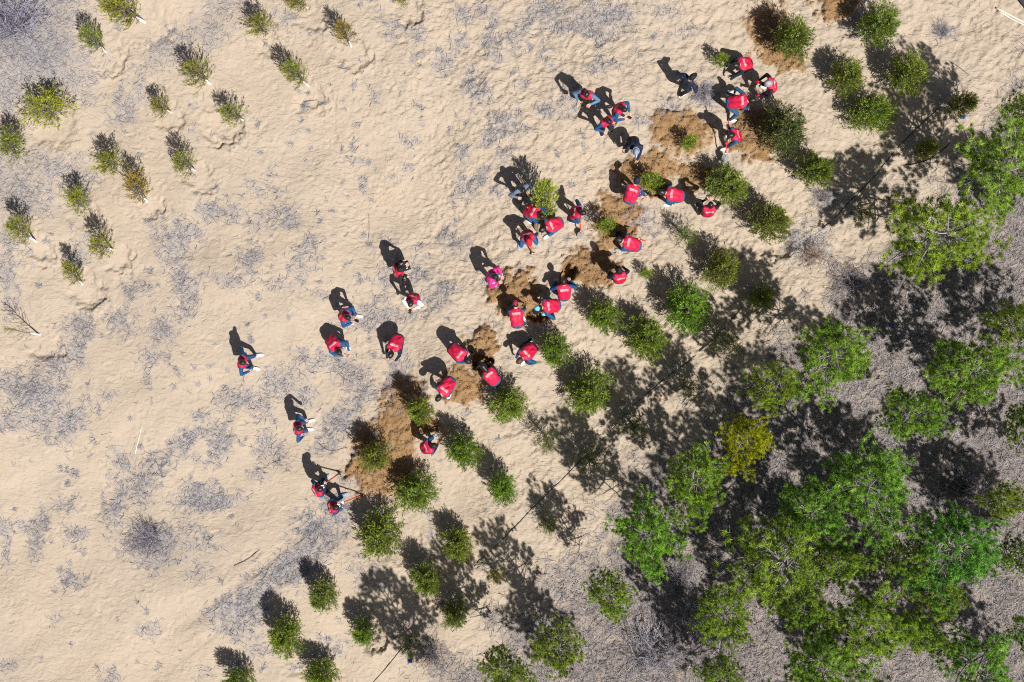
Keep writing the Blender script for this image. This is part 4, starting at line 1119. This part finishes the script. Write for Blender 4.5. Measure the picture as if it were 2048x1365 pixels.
person(1420, 416, 92, 'stand', lean=16, head=25, hands=[(.36, .10, 1.22), (.36, -.10, 1.22)], sleeve='black', legs='black', shoes='greyblue', label='person raising a phone in both hands below a green conifer')
person(1043, 378, 300, 'walk', lean=12, head=30, top='none', sleeve='slate', legs='black', shoes='greyblue', hands=[(.22, .16, 1.18), (.20, -.20, .95)], label='person without vest in dark denim jacket beside the carried sapling')
person(1064, 424, 330, 'bend', lean=48, head=60, hands=[(.44, .22, .62), (.42, -.10, .45)], hs=.90, label='person in red vest holding the carried sapling from its left')
person(1107, 450, 205, 'crouch', lean=62, head=70, pz=.62, hands=[(.36, -.16, .35), (.44, .10, .32)], hs=.90, label='person in red vest stooping over the root ball from the right')
person(1152, 426, 350, 'lean', lean=22, head=45, tool=dict(kind='shovel', mat='handle', blade='steel', ends=[(1158, 415, 1.15), (1162, 474, .06)]), grips=(.08, .5), shoes='grey', label='person in red vest with bright bladed shovel right of the carried sapling')
person(1055, 472, 283, 'lean', lean=24, head=45, hat='cap', hatcol='red', gloves='white', tool=dict(kind='hoe', mat='handle', blade='steel', ends=[(1057, 478, 1.05), (1065, 507, .10)]), grips=(.10, .45), feet=[(.08, .26), (.06, -.26)], shoes='greyblue', label='person in red cap and white gloves resting on a hoe')
person(1262, 487, 165, 'bend', lean=66, shoes='grey', tool=dict(kind='shovel', mat='redhandle', blade='darksteel', ends=[(1285, 480, .85), (1235, 468, .06)]), grips=(.1, .62), label='person bent left over fresh soil with a blue sleeve raised')
person(1239, 550, 105, 'stand', lean=20, head=48, hat='cap', hatcol='black', sleeve='navy', legs='navy', hands=[(.26, .22, .82), (.28, -.2, .80)], label='person in black cap seen from behind, right of the brown heap')
person(796, 540, 15, 'stand', lean=12, head=35, hat='cap', hatcol='black', sleeve='black', legs='black', shoes='tan', hands=[(.30, .16, .95), (.10, -.28, .85)], label='person with black cap carrying a black case, alone on open sand')
person(824, 600, 255, 'stand', lean=18, head=45, top='open', sleeve='white', legs='palejean', shoes='grey', hands=[(.32, .08, .98), (.32, -.08, .98)], label='person in white jacket under a red vest looking at hands')
person(688, 630, 335, 'lean', lean=20, head=45, hands=[(.34, .10, .95), (.34, -.10, .95)], feet=[(.18, .10), (.02, -.14)], label='person in red vest with white shoes looking at a phone on open sand')
person(666, 687, 310, 'crouch', lean=50, pz=.60, head=62, hands=[(.50, .20, .55), (.50, -.02, .50)], label='stooping person in red vest with hands joined, left of two such')
person(791, 687, 250, 'crouch', lean=56, pz=.60, head=70, sleeve='navy', legs='navy', shoes='greyblue', hands=[(.55, .14, .42), (.55, -.10, .40)], label='stooping person in red vest with navy sleeves, reaching to the ground')
person(485, 724, 352, 'walk', lean=10, head=30, feet=[(.14, .20), (.10, -.17)], legs='blue', label='leftmost person, red vest and white shoes, alone on open sand')
person(985, 552, 340, 'walk', lean=12, head=35, top='pink', sleeve='pink', legs='palejean', shoes='greyblue', hair='long', hands=[(.30, .10, 1.0), (.30, -.10, 1.0)], feet=[(.18, .14), (-.06, -.16)], letters=False, label='person in bright pink jacket with long black hair')
person(1128, 583, 95, 'squat', lean=48, pz=.45, head=45, legs='blue', shoes='grey', hands=[(.42, .22, .42), (.42, -.22, .42)], label='squatting person facing away below the narrow deep pit')
person(1101, 612, 190, 'bend', lean=60, head=85, hat='cap', hatcol='sky', shoes='sky', tool=dict(kind='shovel', mat='redhandle', blade='darksteel', ends=[(1112, 624, .85), (1068, 622, -.05)]), grips=(.12, .55), label='person in light blue cap bent over the pit with a red shovel')
person(1033, 634, 95, 'bend', lean=70, head=80, hat='cap', hatcol='maroon', legs='blue', hands=[(.42, .05, .32), (.34, -.28, .40)], feet=[(-.18, -.24), (.12, .16)], label='person in dark red cap bent upward beside the round heap')
person(1056, 704, 225, 'crouch', lean=58, pz=.66, head=80, haircol='brown_hair', hands=[(.25, .30, .45), (.40, -.10, .35)], feet=[(.24, .12), (-.30, -.20)], legs='navy', label='brown haired person bending down left of a green conifer')
person(916, 705, 322, 'bend', lean=68, shoes='black', legs='navy', hands=[(.40, -.20, .35), (.56, .04, .30)], label='person bent over the round pit from its upper left')
person(982, 752, 128, 'bend', lean=62, head=85, sleeve='black', hair='long', hands=[(.56, .14, .30), (.38, -.18, .40)], label='long haired person bent over the round pit from its lower right')
person(894, 773, 235, 'bend', lean=66, hat=None, tool=dict(kind='shovel', mat='darksteel', blade='darksteel', ends=[(893, 758, .80), (866, 772, .04)]), grips=(.15, .5), sleeve='blue', label='person bent lower left with a black shovel above the small conifer')
person(855, 894, 22, 'lean', lean=30, head=50, tool=dict(kind='shovel', mat='handle', blade='tan', ends=[(866, 907, .95), (897, 853, .10)]), grips=(.12, .48), shoes='grey', label='person with a long orange shovel right of the large dug ring')
person(594, 857, 5, 'walk', lean=14, head=30, top='open', sleeve='blue', legs='blue', hands=[(.24, .22, .92), (.10, -.30, .85)], feet=[(.12, .10), (.06, -.12)], label='person in open red vest over white shirt on the lower left sand')
person(634, 981, 30, 'lean', lean=18, head=40, gloves='white', tool=dict(kind='hoe', mat='handle', blade='darksteel', ends=[(640, 974, 1.05), (678, 947, .10)]), grips=(.05, .28), legs='navy', shoes='greyblue', label='upper of the two people holding long orange hoes')
person(664, 1014, 8, 'lean', lean=18, head=40, gloves='white', tool=dict(kind='hoe', mat='handle', blade='darksteel', ends=[(672, 1010, 1.05), (724, 990, .10)]), grips=(.05, .25), legs='denim', shoes='greyblue', label='lower of the two people holding long orange hoes')

def tool_thing(job):
    t0, t1 = job['tp']; tl = job['tool']
    d = unit(t1 - t0); L = np.linalg.norm(t1 - t0)
    nm = tl['kind']
    e = empty(nm, tuple(t1))
    hb = Buf()
    a = t0 - t1 - d * 0.10
    hl_end = -d * (0.22 if nm == 'shovel' else 0.0)
    tube(hb, [a, a * 0.6 + hl_end * 0.4, a * 0.3 + hl_end * 0.7, hl_end], [.019, .018, .019, .021], 8)
    link('handle', hb.mesh('handle', M[tl['mat']], True), e)
    bb = Buf()
    _, u, w = frame(d)
    if abs(u[2]) > abs(w[2]): u, w = w, u          # u lies level
    if nm == 'shovel':
        rows = [(-.24, .035, 0), (-.20, .085, .012), (-.10, .105, .020), (0.0, .100, .020), (.07, .060, .012), (.10, .012, 0)]
        for sgn in (0, 1):
            vs, f = [], []
            for (s_, wd, dish) in rows:
                for k in range(5):
                    t = k / 4 * 2 - 1
                    vs.append(d * s_ + u * wd * t + w * (dish * (t * t) * 1.2 + (0.006 if sgn else 0)))
            for i in range(len(rows) - 1):
                for k in range(4):
                    q = (i * 5 + k, i * 5 + k + 1, (i + 1) * 5 + k + 1, (i + 1) * 5 + k); f.append(q if sgn else q[::-1])
            bb.add(vs, None, f)
        tube(bb, [-d * .30, -d * .16], [.024, .016], 8)
    else:
        q = unit(d * 0.25 - np.array([0, 0, 1.0]) * 0.9)
        for sgn in (0, 1):
            vs, f = [], []
            for (s_, wd) in ((-.03, .05), (.05, .085), (.13, .10)):
                for t in (-1, -.3, .3, 1): vs.append(q * s_ + u * wd * t + d * (0.007 if sgn else 0))
            for i in range(2):
                for k in range(3):
                    z_ = (i * 4 + k, i * 4 + k + 1, (i + 1) * 4 + k + 1, (i + 1) * 4 + k); f.append(z_ if sgn else z_[::-1])
            bb.add(vs, None, f)
        tube(bb, [-d * .05, d * .04], [.030, .030], 8)
    link('blade', bb.mesh('blade', M[tl['blade']], True), e)
    who = job['label']
    tag(e, 'long handled %s held by the %s' % (nm, ' '.join(who.split()[:10])), nm, 'digging tools in use')

bpy.context.view_layer.update()
dg = bpy.context.evaluated_depsgraph_get()
HATS = {}
def finish_person(j, idx):
    fw, lf, tdir, chest, waist = j['frame']
    e = empty('person', tuple(j['root'])); tag(e, j['label'], 'person', 'tree planting volunteers')
    me0 = bpy.data.meshes.new_from_object(j['body_o'].evaluated_get(dg)); v, f = mesh_arrays(me0); bpy.data.meshes.remove(me0)
    # cloth by nearest limb
    cen = np.array([v[list(q)].mean(0) for q in f])
    best = np.full(len(cen), 9.0); mat = np.zeros(len(cen), int)
    for (p, q, ra, rb, m_) in j['caps']:
        d, t = seg_dist(cen, p, q); d = d - (ra + (rb - ra) * t)
        k = d < best; best[k] = d[k]; mat[k] = m_
    V, F, MI = [v], list(f), list(mat)
    o = len(v)
    hv = HEAD_V @ j['HM'].T + j['hc']; V.append(hv); F += [tuple(i + o for i in q) for q in HEAD_F]; MI += HEAD_M; o += len(hv)
    for k, (c, m3) in enumerate(j['hmats']):
        hv = HAND_V.copy()
        if k == 1: hv[:, 1] *= -1
        hv = hv @ m3.T + c; V.append(hv)
        F += [tuple(i + o for i in (q if k == 0 else q[::-1])) for q in HAND_F]; MI += [3 if j['gloves'] else 0] * len(HAND_F); o += len(hv)
    me = bpy.data.meshes.new('body'); me.from_pydata(np.concatenate(V).tolist(), [], F)
    sl = M['white'] if False else M[j['sleeve']]
    for m_ in (M['skin'], sl, M[j['legs']], M[j['gloves']] if j['gloves'] else M['skin'], M['eye'], M['lips']): me.materials.append(m_)
    me.polygons.foreach_set('material_index', np.array(MI, np.int32)); me.polygons.foreach_set('use_smooth', np.ones(len(F), bool)); me.update()
    link('body', me, e)
    # shoes
    for (ank, fd) in j['feet']:
        s_ = link('shoe', SHOE[j['shoes']], e); s_.location = tuple(ank + fd * 0.035 - V3(0, 0, 0.088)); s_.rotation_euler.z = math.atan2(fd[1], fd[0]); s_.scale = (0.98, 1.05, 1.0)
    # hair and hats
    hm = Matrix([list(r) for r in j['HM']]).to_4x4(); hm.translation = Vector(tuple(j['hc']))
    key = (j['hair'], idx % 4, j['haircol'])
    if key not in HATS: HATS[key] = hair_mesh(j['hair'], idx % 4); HATS[key].materials.append(M[j['haircol']])
    h = link('hair', HATS[key], e); h.matrix_local = hm
    if j['hat']:
        key = (j['hat'], j['hatcol'])
        if key not in HATS: HATS[key] = hair_mesh(j['hat'], 1); HATS[key].materials.append(M[j['hatcol']])
        c = link(j['hat'], HATS[key], e); c.matrix_local = hm
        if j['hat'] == 'cap':
            bm_ = link('brim', brim_mesh().mesh('brim', M[j['hatcol']]), c); bm_.location = (0.015, 0, 0.022)
        else:
            bm_ = link('cuff', band_mesh(M[j['hatcol']]), c); bm_.location = (0, 0, 0.012)
    if 'vest_o' in j:
        vm = bpy.data.meshes.new_from_object(j['vest_o'].evaluated_get(dg)); vm.name = 'vest'
        vm.materials.clear(); vm.materials.append(M['pink' if j['top'] == 'pink' else 'vest'])
        if j['top'] == 'open': vm.materials.append(M['white'])
        vv, vf = mesh_arrays(vm)
        # soft puffy creases across the padding
        ax = (vv - waist) @ tdir; sd = (vv - waist) @ lf
        nrm = np.empty(len(vv) * 3, np.float32); vm.vertex_normals.foreach_get('vector', nrm); nrm = nrm.reshape(-1, 3)
        vv = vv + nrm * (0.006 * np.sin(ax * 33 + 9 * np.sin(sd * 13 + idx) + 2 * idx) * np.sin(sd * 9 + idx) + 0.006 * np.sin(sd * 29 + ax * 24 + 3 * idx))[:, None]
        vm.vertices.foreach_set('co', vv.astype(np.float32).ravel()); vm.polygons.foreach_set('use_smooth', np.ones(len(vf), bool))
        fn = np.cross(lf, tdir)      # out of the chest
        if np.dot(fn, fw) < 0 and abs(np.dot(fn, fw)) > 0.05: fn = -fn
        if j['top'] == 'open':
            cc = np.array([vv[list(q)].mean(0) for q in vf]) - waist
            mi = ((np.abs(cc @ lf) < 0.055) & (cc @ fn > 0.03)).astype(np.int32); vm.polygons.foreach_set('material_index', mi)
        vm.update()
        ve = link('vest' if j['top'] != 'pink' else 'jacket', vm, e)
        if j['letters']:
            bvh = BVHTree.FromPolygons([tuple(q) for q in vv], vf)
            lb = Buf(); bn = -fn
            g = random.Random(idx * 13 + 5)
            def stroke(x0, x1, y0, y1):
                qs = []
                for (x, y) in ((x0, y0), (x1, y0), (x1, y1), (x0, y1)):
                    p = chest + lf * x + tdir * y + bn * 0.5
                    hit = bvh.ray_cast(Vector(tuple(p)), Vector(tuple(-bn)), 1.0)
                    if hit[0] is None: return
                    qs.append(np.array(hit[0]) + bn * 0.005)
                lb.add(qs, None, [(0, 3, 2, 1)])
            w = 0.029
            for k in range(7):                     # a row of block characters, then a finer line below
                x = 0.115 - k * 0.034
                for y in (0.030, 0.043, 0.056): stroke(x - w * g.uniform(.8, 1), x, y, y + 0.008)
                for q in (0.0, 0.85): stroke(x - w * (q + 0.16), x - w * q, 0.030, 0.064)
            for k in range(13):
                x = 0.112 - k * 0.018
                stroke(x - 0.015, x, 0.004, 0.010); stroke(x - 0.015 * g.uniform(.5, 1), x, 0.013, 0.018)
            if lb.n: link('lettering', lb.mesh('lettering', M['letter']), ve)
    if j['tp'] is not None: tool_thing(j)

for idx, j in enumerate(JOBS): finish_person(j, idx)
for o in list(tmp_col.objects):
    m_ = o.data; bpy.data.objects.remove(o); bpy.data.meshes.remove(m_)
scene.collection.children.unlink(tmp_col); bpy.data.collections.remove(tmp_col)

# phones, a camera and a case held in hands
def held(job_i, name, label, cat, size, mat, off=0.03, lens=False):
    j = JOBS[job_i]; fw, lf = j['frame'][0], j['frame'][1]
    c = (j['hmats'][0][0] + j['hmats'][1][0]) / 2 + fw * 0.09 + j['root'] + V3(0, 0, off)
    e = empty(name, tuple(c)); tag(e, label, cat)
    b = Buf(); box(b, (0, 0, 0), size); o = link('casing', b.mesh('casing', mat), e)
    if lens:
        b2 = Buf(); tube(b2, [(0, 0, 0), (0.07, 0, 0)], [.032, .035], 12); link('lens', b2.mesh('lens', M['glass']), e)
    else:
        b2 = Buf(); box(b2, (0, 0, size[2] / 2 + 0.001), (size[0] * .92, size[1] * .92, 0.002)); link('screen', b2.mesh('screen', M['glass']), e)
    e.rotation_euler = (0, R(-25), R(j['face']))
held(0, 'camera_body', 'small black camera held by the topmost of the standing trio', 'camera', (0.06, 0.13, 0.09), M['black'], 0.03, True)
held(1, 'phone', 'dark phone in the hands of the right one of the standing trio', 'phone', (0.15, 0.075, 0.009), M['grey'])
held(11, 'phone', 'phone raised in both hands below a green conifer', 'phone', (0.09, 0.16, 0.009), M['black'])
held(20, 'phone', 'dark phone held by person in white jacket', 'phone', (0.15, 0.075, 0.009), M['black'])
held(21, 'phone', 'phone held by person with white shoes on open sand', 'phone', (0.15, 0.075, 0.009), M['black'])
def case():
    x, y = P(808, 532, .75); z = gz(x, y) + .72
    e = empty('shoulder_case', (x, y, z)); tag(e, 'black case with a white frame on top, carried on open sand', 'case'); e.rotation_euler.z = R(20)
    b = Buf()
    for (s_, k) in (((.30, .26, .20), 0), ((.26, .22, .23), 0.0)): box(b, (0, 0, 0), s_)
    link('shell', b.mesh('shell', M['black']), e)
    b = Buf(); pts_ = [(-.07, -.09, .122), (.07, -.09, .122), (.07, .09, .122), (-.07, .09, .122), (-.07, -.09, .122)]
    tube(b, pts_, .011, 5); link('white_frame', b.mesh('white_frame', M['white']), e)
case()

# ------------------------------------------------------------------ hose, sticks and scraps
def ground_line(name, pix, rad, mat, label, cat, lift=0.0, n=8, wig=0.02, taper=1.0):
    pts_ = np.array([P(*q) for q in pix]); out = []
    for i in range(len(pts_) - 1):
        L = np.linalg.norm(pts_[i + 1] - pts_[i]); k = max(3, int(L / 0.22))
        for t in np.arange(k) / k: out.append(pts_[i] * (1 - t) + pts_[i + 1] * t)
    out.append(pts_[-1]); out = np.array(out)
    for _ in range(3): out[1:-1] = out[1:-1] * .5 + (out[:-2] + out[2:]) * .25
    out += rng.normal(0, wig, out.shape)
    out[1:-1] = out[1:-1] * .5 + (out[:-2] + out[2:]) * .25
    z = ground_z(out[:, 0], out[:, 1]); z[1:-1] = np.maximum(z[1:-1], (z[:-2] + z[2:]) / 2)
    if cat == 'hose': lift = -0.022 * (np.sin(np.arange(len(z)) * 0.21 + 1.3) + 0.6 * np.sin(np.arange(len(z)) * 0.53) > 0.15) * 2.0
    p3 = np.concatenate([out, (z + rad * 0.8 + lift)[:, None]], 1)
    b = Buf(); tube(b, p3, np.linspace(rad, rad * taper, len(p3)), n)
    return tag(link(name, b.mesh(name, mat, True)), label, cat)
HOSE = [(1960, 140), (1905, 190), (1866, 226), (1832, 258), (1785, 306), (1760, 345), (1724, 379), (1680, 428), (1610, 490), (1556, 533), (1498, 598), (1447, 658), (1392, 713), (1345, 744), (1290, 790), (1215, 868), (1135, 948), (1062, 1018), (1005, 1077), (930, 1150), (860, 1235), (780, 1325), (735, 1380)]
ground_line('irrigation_hose', HOSE, 0.011, M['hose'], 'long black irrigation hose running diagonally along the grove edge', 'hose')
ground_line('hose_branch', [(1790, 300), (1792, 318), (1805, 330), (1825, 332), (1858, 322), (1878, 305), (1898, 288)], 0.014, M['hose'], 'short black hose looping around a small shaded conifer', 'hose')
STK = [([(269, 908), (285, 850)], .016, 'pole', 'pale straight stick lying on sand right of faint grey litter'), ([(270, 888), (266, 895)], .010, 'limb', 'short dark stick beside the pale straight stick'),
       ([(309, 918), (318, 935), (324, 955)], .012, 'bark', 'dark crooked stick on grey litter, lower left'), ([(958, 176), (973, 157)], .016, 'bark', 'dark short stick on grey litter near the top'),
       ([(735, 485), (737, 455), (736, 426)], .010, 'limb', 'thin straight stake with pale foot in the middle of open sand'), ([(636, 888), (650, 902), (668, 903), (692, 895)], .011, 'bark', 'curved dark stick left of the large dug ring'),
       ([(748, 823), (765, 812), (785, 813)], .011, 'limb', 'curved pale stick beside the upper dug soil'), ([(607, 202), (634, 199)], .015, 'bark', 'dark stick below the conifer with a long white trunk foot'),
       ([(470, 1130), (500, 1118), (520, 1098)], .016, 'bark', 'forked dark stick near grey brush'), ([(740, 215), (743, 205)], .014, 'bark', 'tiny dark stick above the middle of open sand'),
       ([(425, 785), (432, 795), (430, 812)], .010, 'limb', 'bent thin stick left of person in open vest'), ([(448, 818), (460, 806), (475, 812)], .010, 'bark', 'wavy dark twig on open sand, left of centre'), ([(430, 695), (436, 690), (446, 689)], .009, 'pole', 'small white curled twig left of the leftmost person'),
       ([(200, 870), (224, 865)], .009, 'limb', 'thin stick at the far left above grey litter'), ([(1340, 745), (1352, 705)], .014, 'limb', 'pale stick leaning by the hose'), ([(1905, 122), (1940, 150)], .012, 'bark', 'thin stick by the topmost pine shadow')]
for pix, r_, mt, lb in STK: ground_line('stick', pix, r_, M[mt], lb, 'stick', 0.0, 5, 0.008, 0.6)
ground_line('pale_pole', [(1995, 13), (2022, 28), (2060, 50)], .030, M['pole'], 'long pale pole lying in the top right corner, upper one', 'pole', 0, 7, 0.004)
ground_line('pale_pole', [(2000, 20), (2024, 34), (2060, 56)], .022, M['pole'], 'long pale pole lying in the top right corner, lower one', 'pole', 0, 7, 0.004)
b = Buf()  # low, flat, nearly black slab reaching into the top right corner
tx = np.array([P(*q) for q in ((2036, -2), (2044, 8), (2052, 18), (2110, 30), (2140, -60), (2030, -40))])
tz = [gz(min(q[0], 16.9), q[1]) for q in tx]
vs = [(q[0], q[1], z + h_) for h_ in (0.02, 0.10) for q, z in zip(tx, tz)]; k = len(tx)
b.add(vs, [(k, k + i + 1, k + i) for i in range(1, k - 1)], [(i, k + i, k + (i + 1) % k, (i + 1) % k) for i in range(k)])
tag(link('dark_slab', b.mesh('dark_slab', M['dark_flat'])), 'dark flat slab whose edge shows in the top right corner', 'sheet')
for i, (px, py, lb) in enumerate(((1706, 427, 'blue plastic scrap in the shadow of the bright spreading pine'), (1780, 651, 'blue plastic scrap at the foot of a bare trunk shadow'), (1924, 236, 'blue plastic scrap by the conifer inside the topmost pine shadow'), (820, 1324, 'pale blue plastic scrap in shade near the bottom edge'))):
    b = Buf(); x, y = P(px, py); z = gz(x, y)
    g = np.random.default_rng(i); n_ = 5
    gxs = np.linspace(-.06, .06, n_); vv = [(x + q, y + w * .8, z + .02 + g.uniform(0, .035)) for q in gxs for w in gxs]
    b.add(vv, None, [(r_ * n_ + c, r_ * n_ + c + 1, (r_ + 1) * n_ + c + 1, (r_ + 1) * n_ + c) for r_ in range(n_ - 1) for c in range(n_ - 1)])
    tag(link('plastic_scrap', b.mesh('plastic_scrap', M['scrap'])), lb, 'scrap')
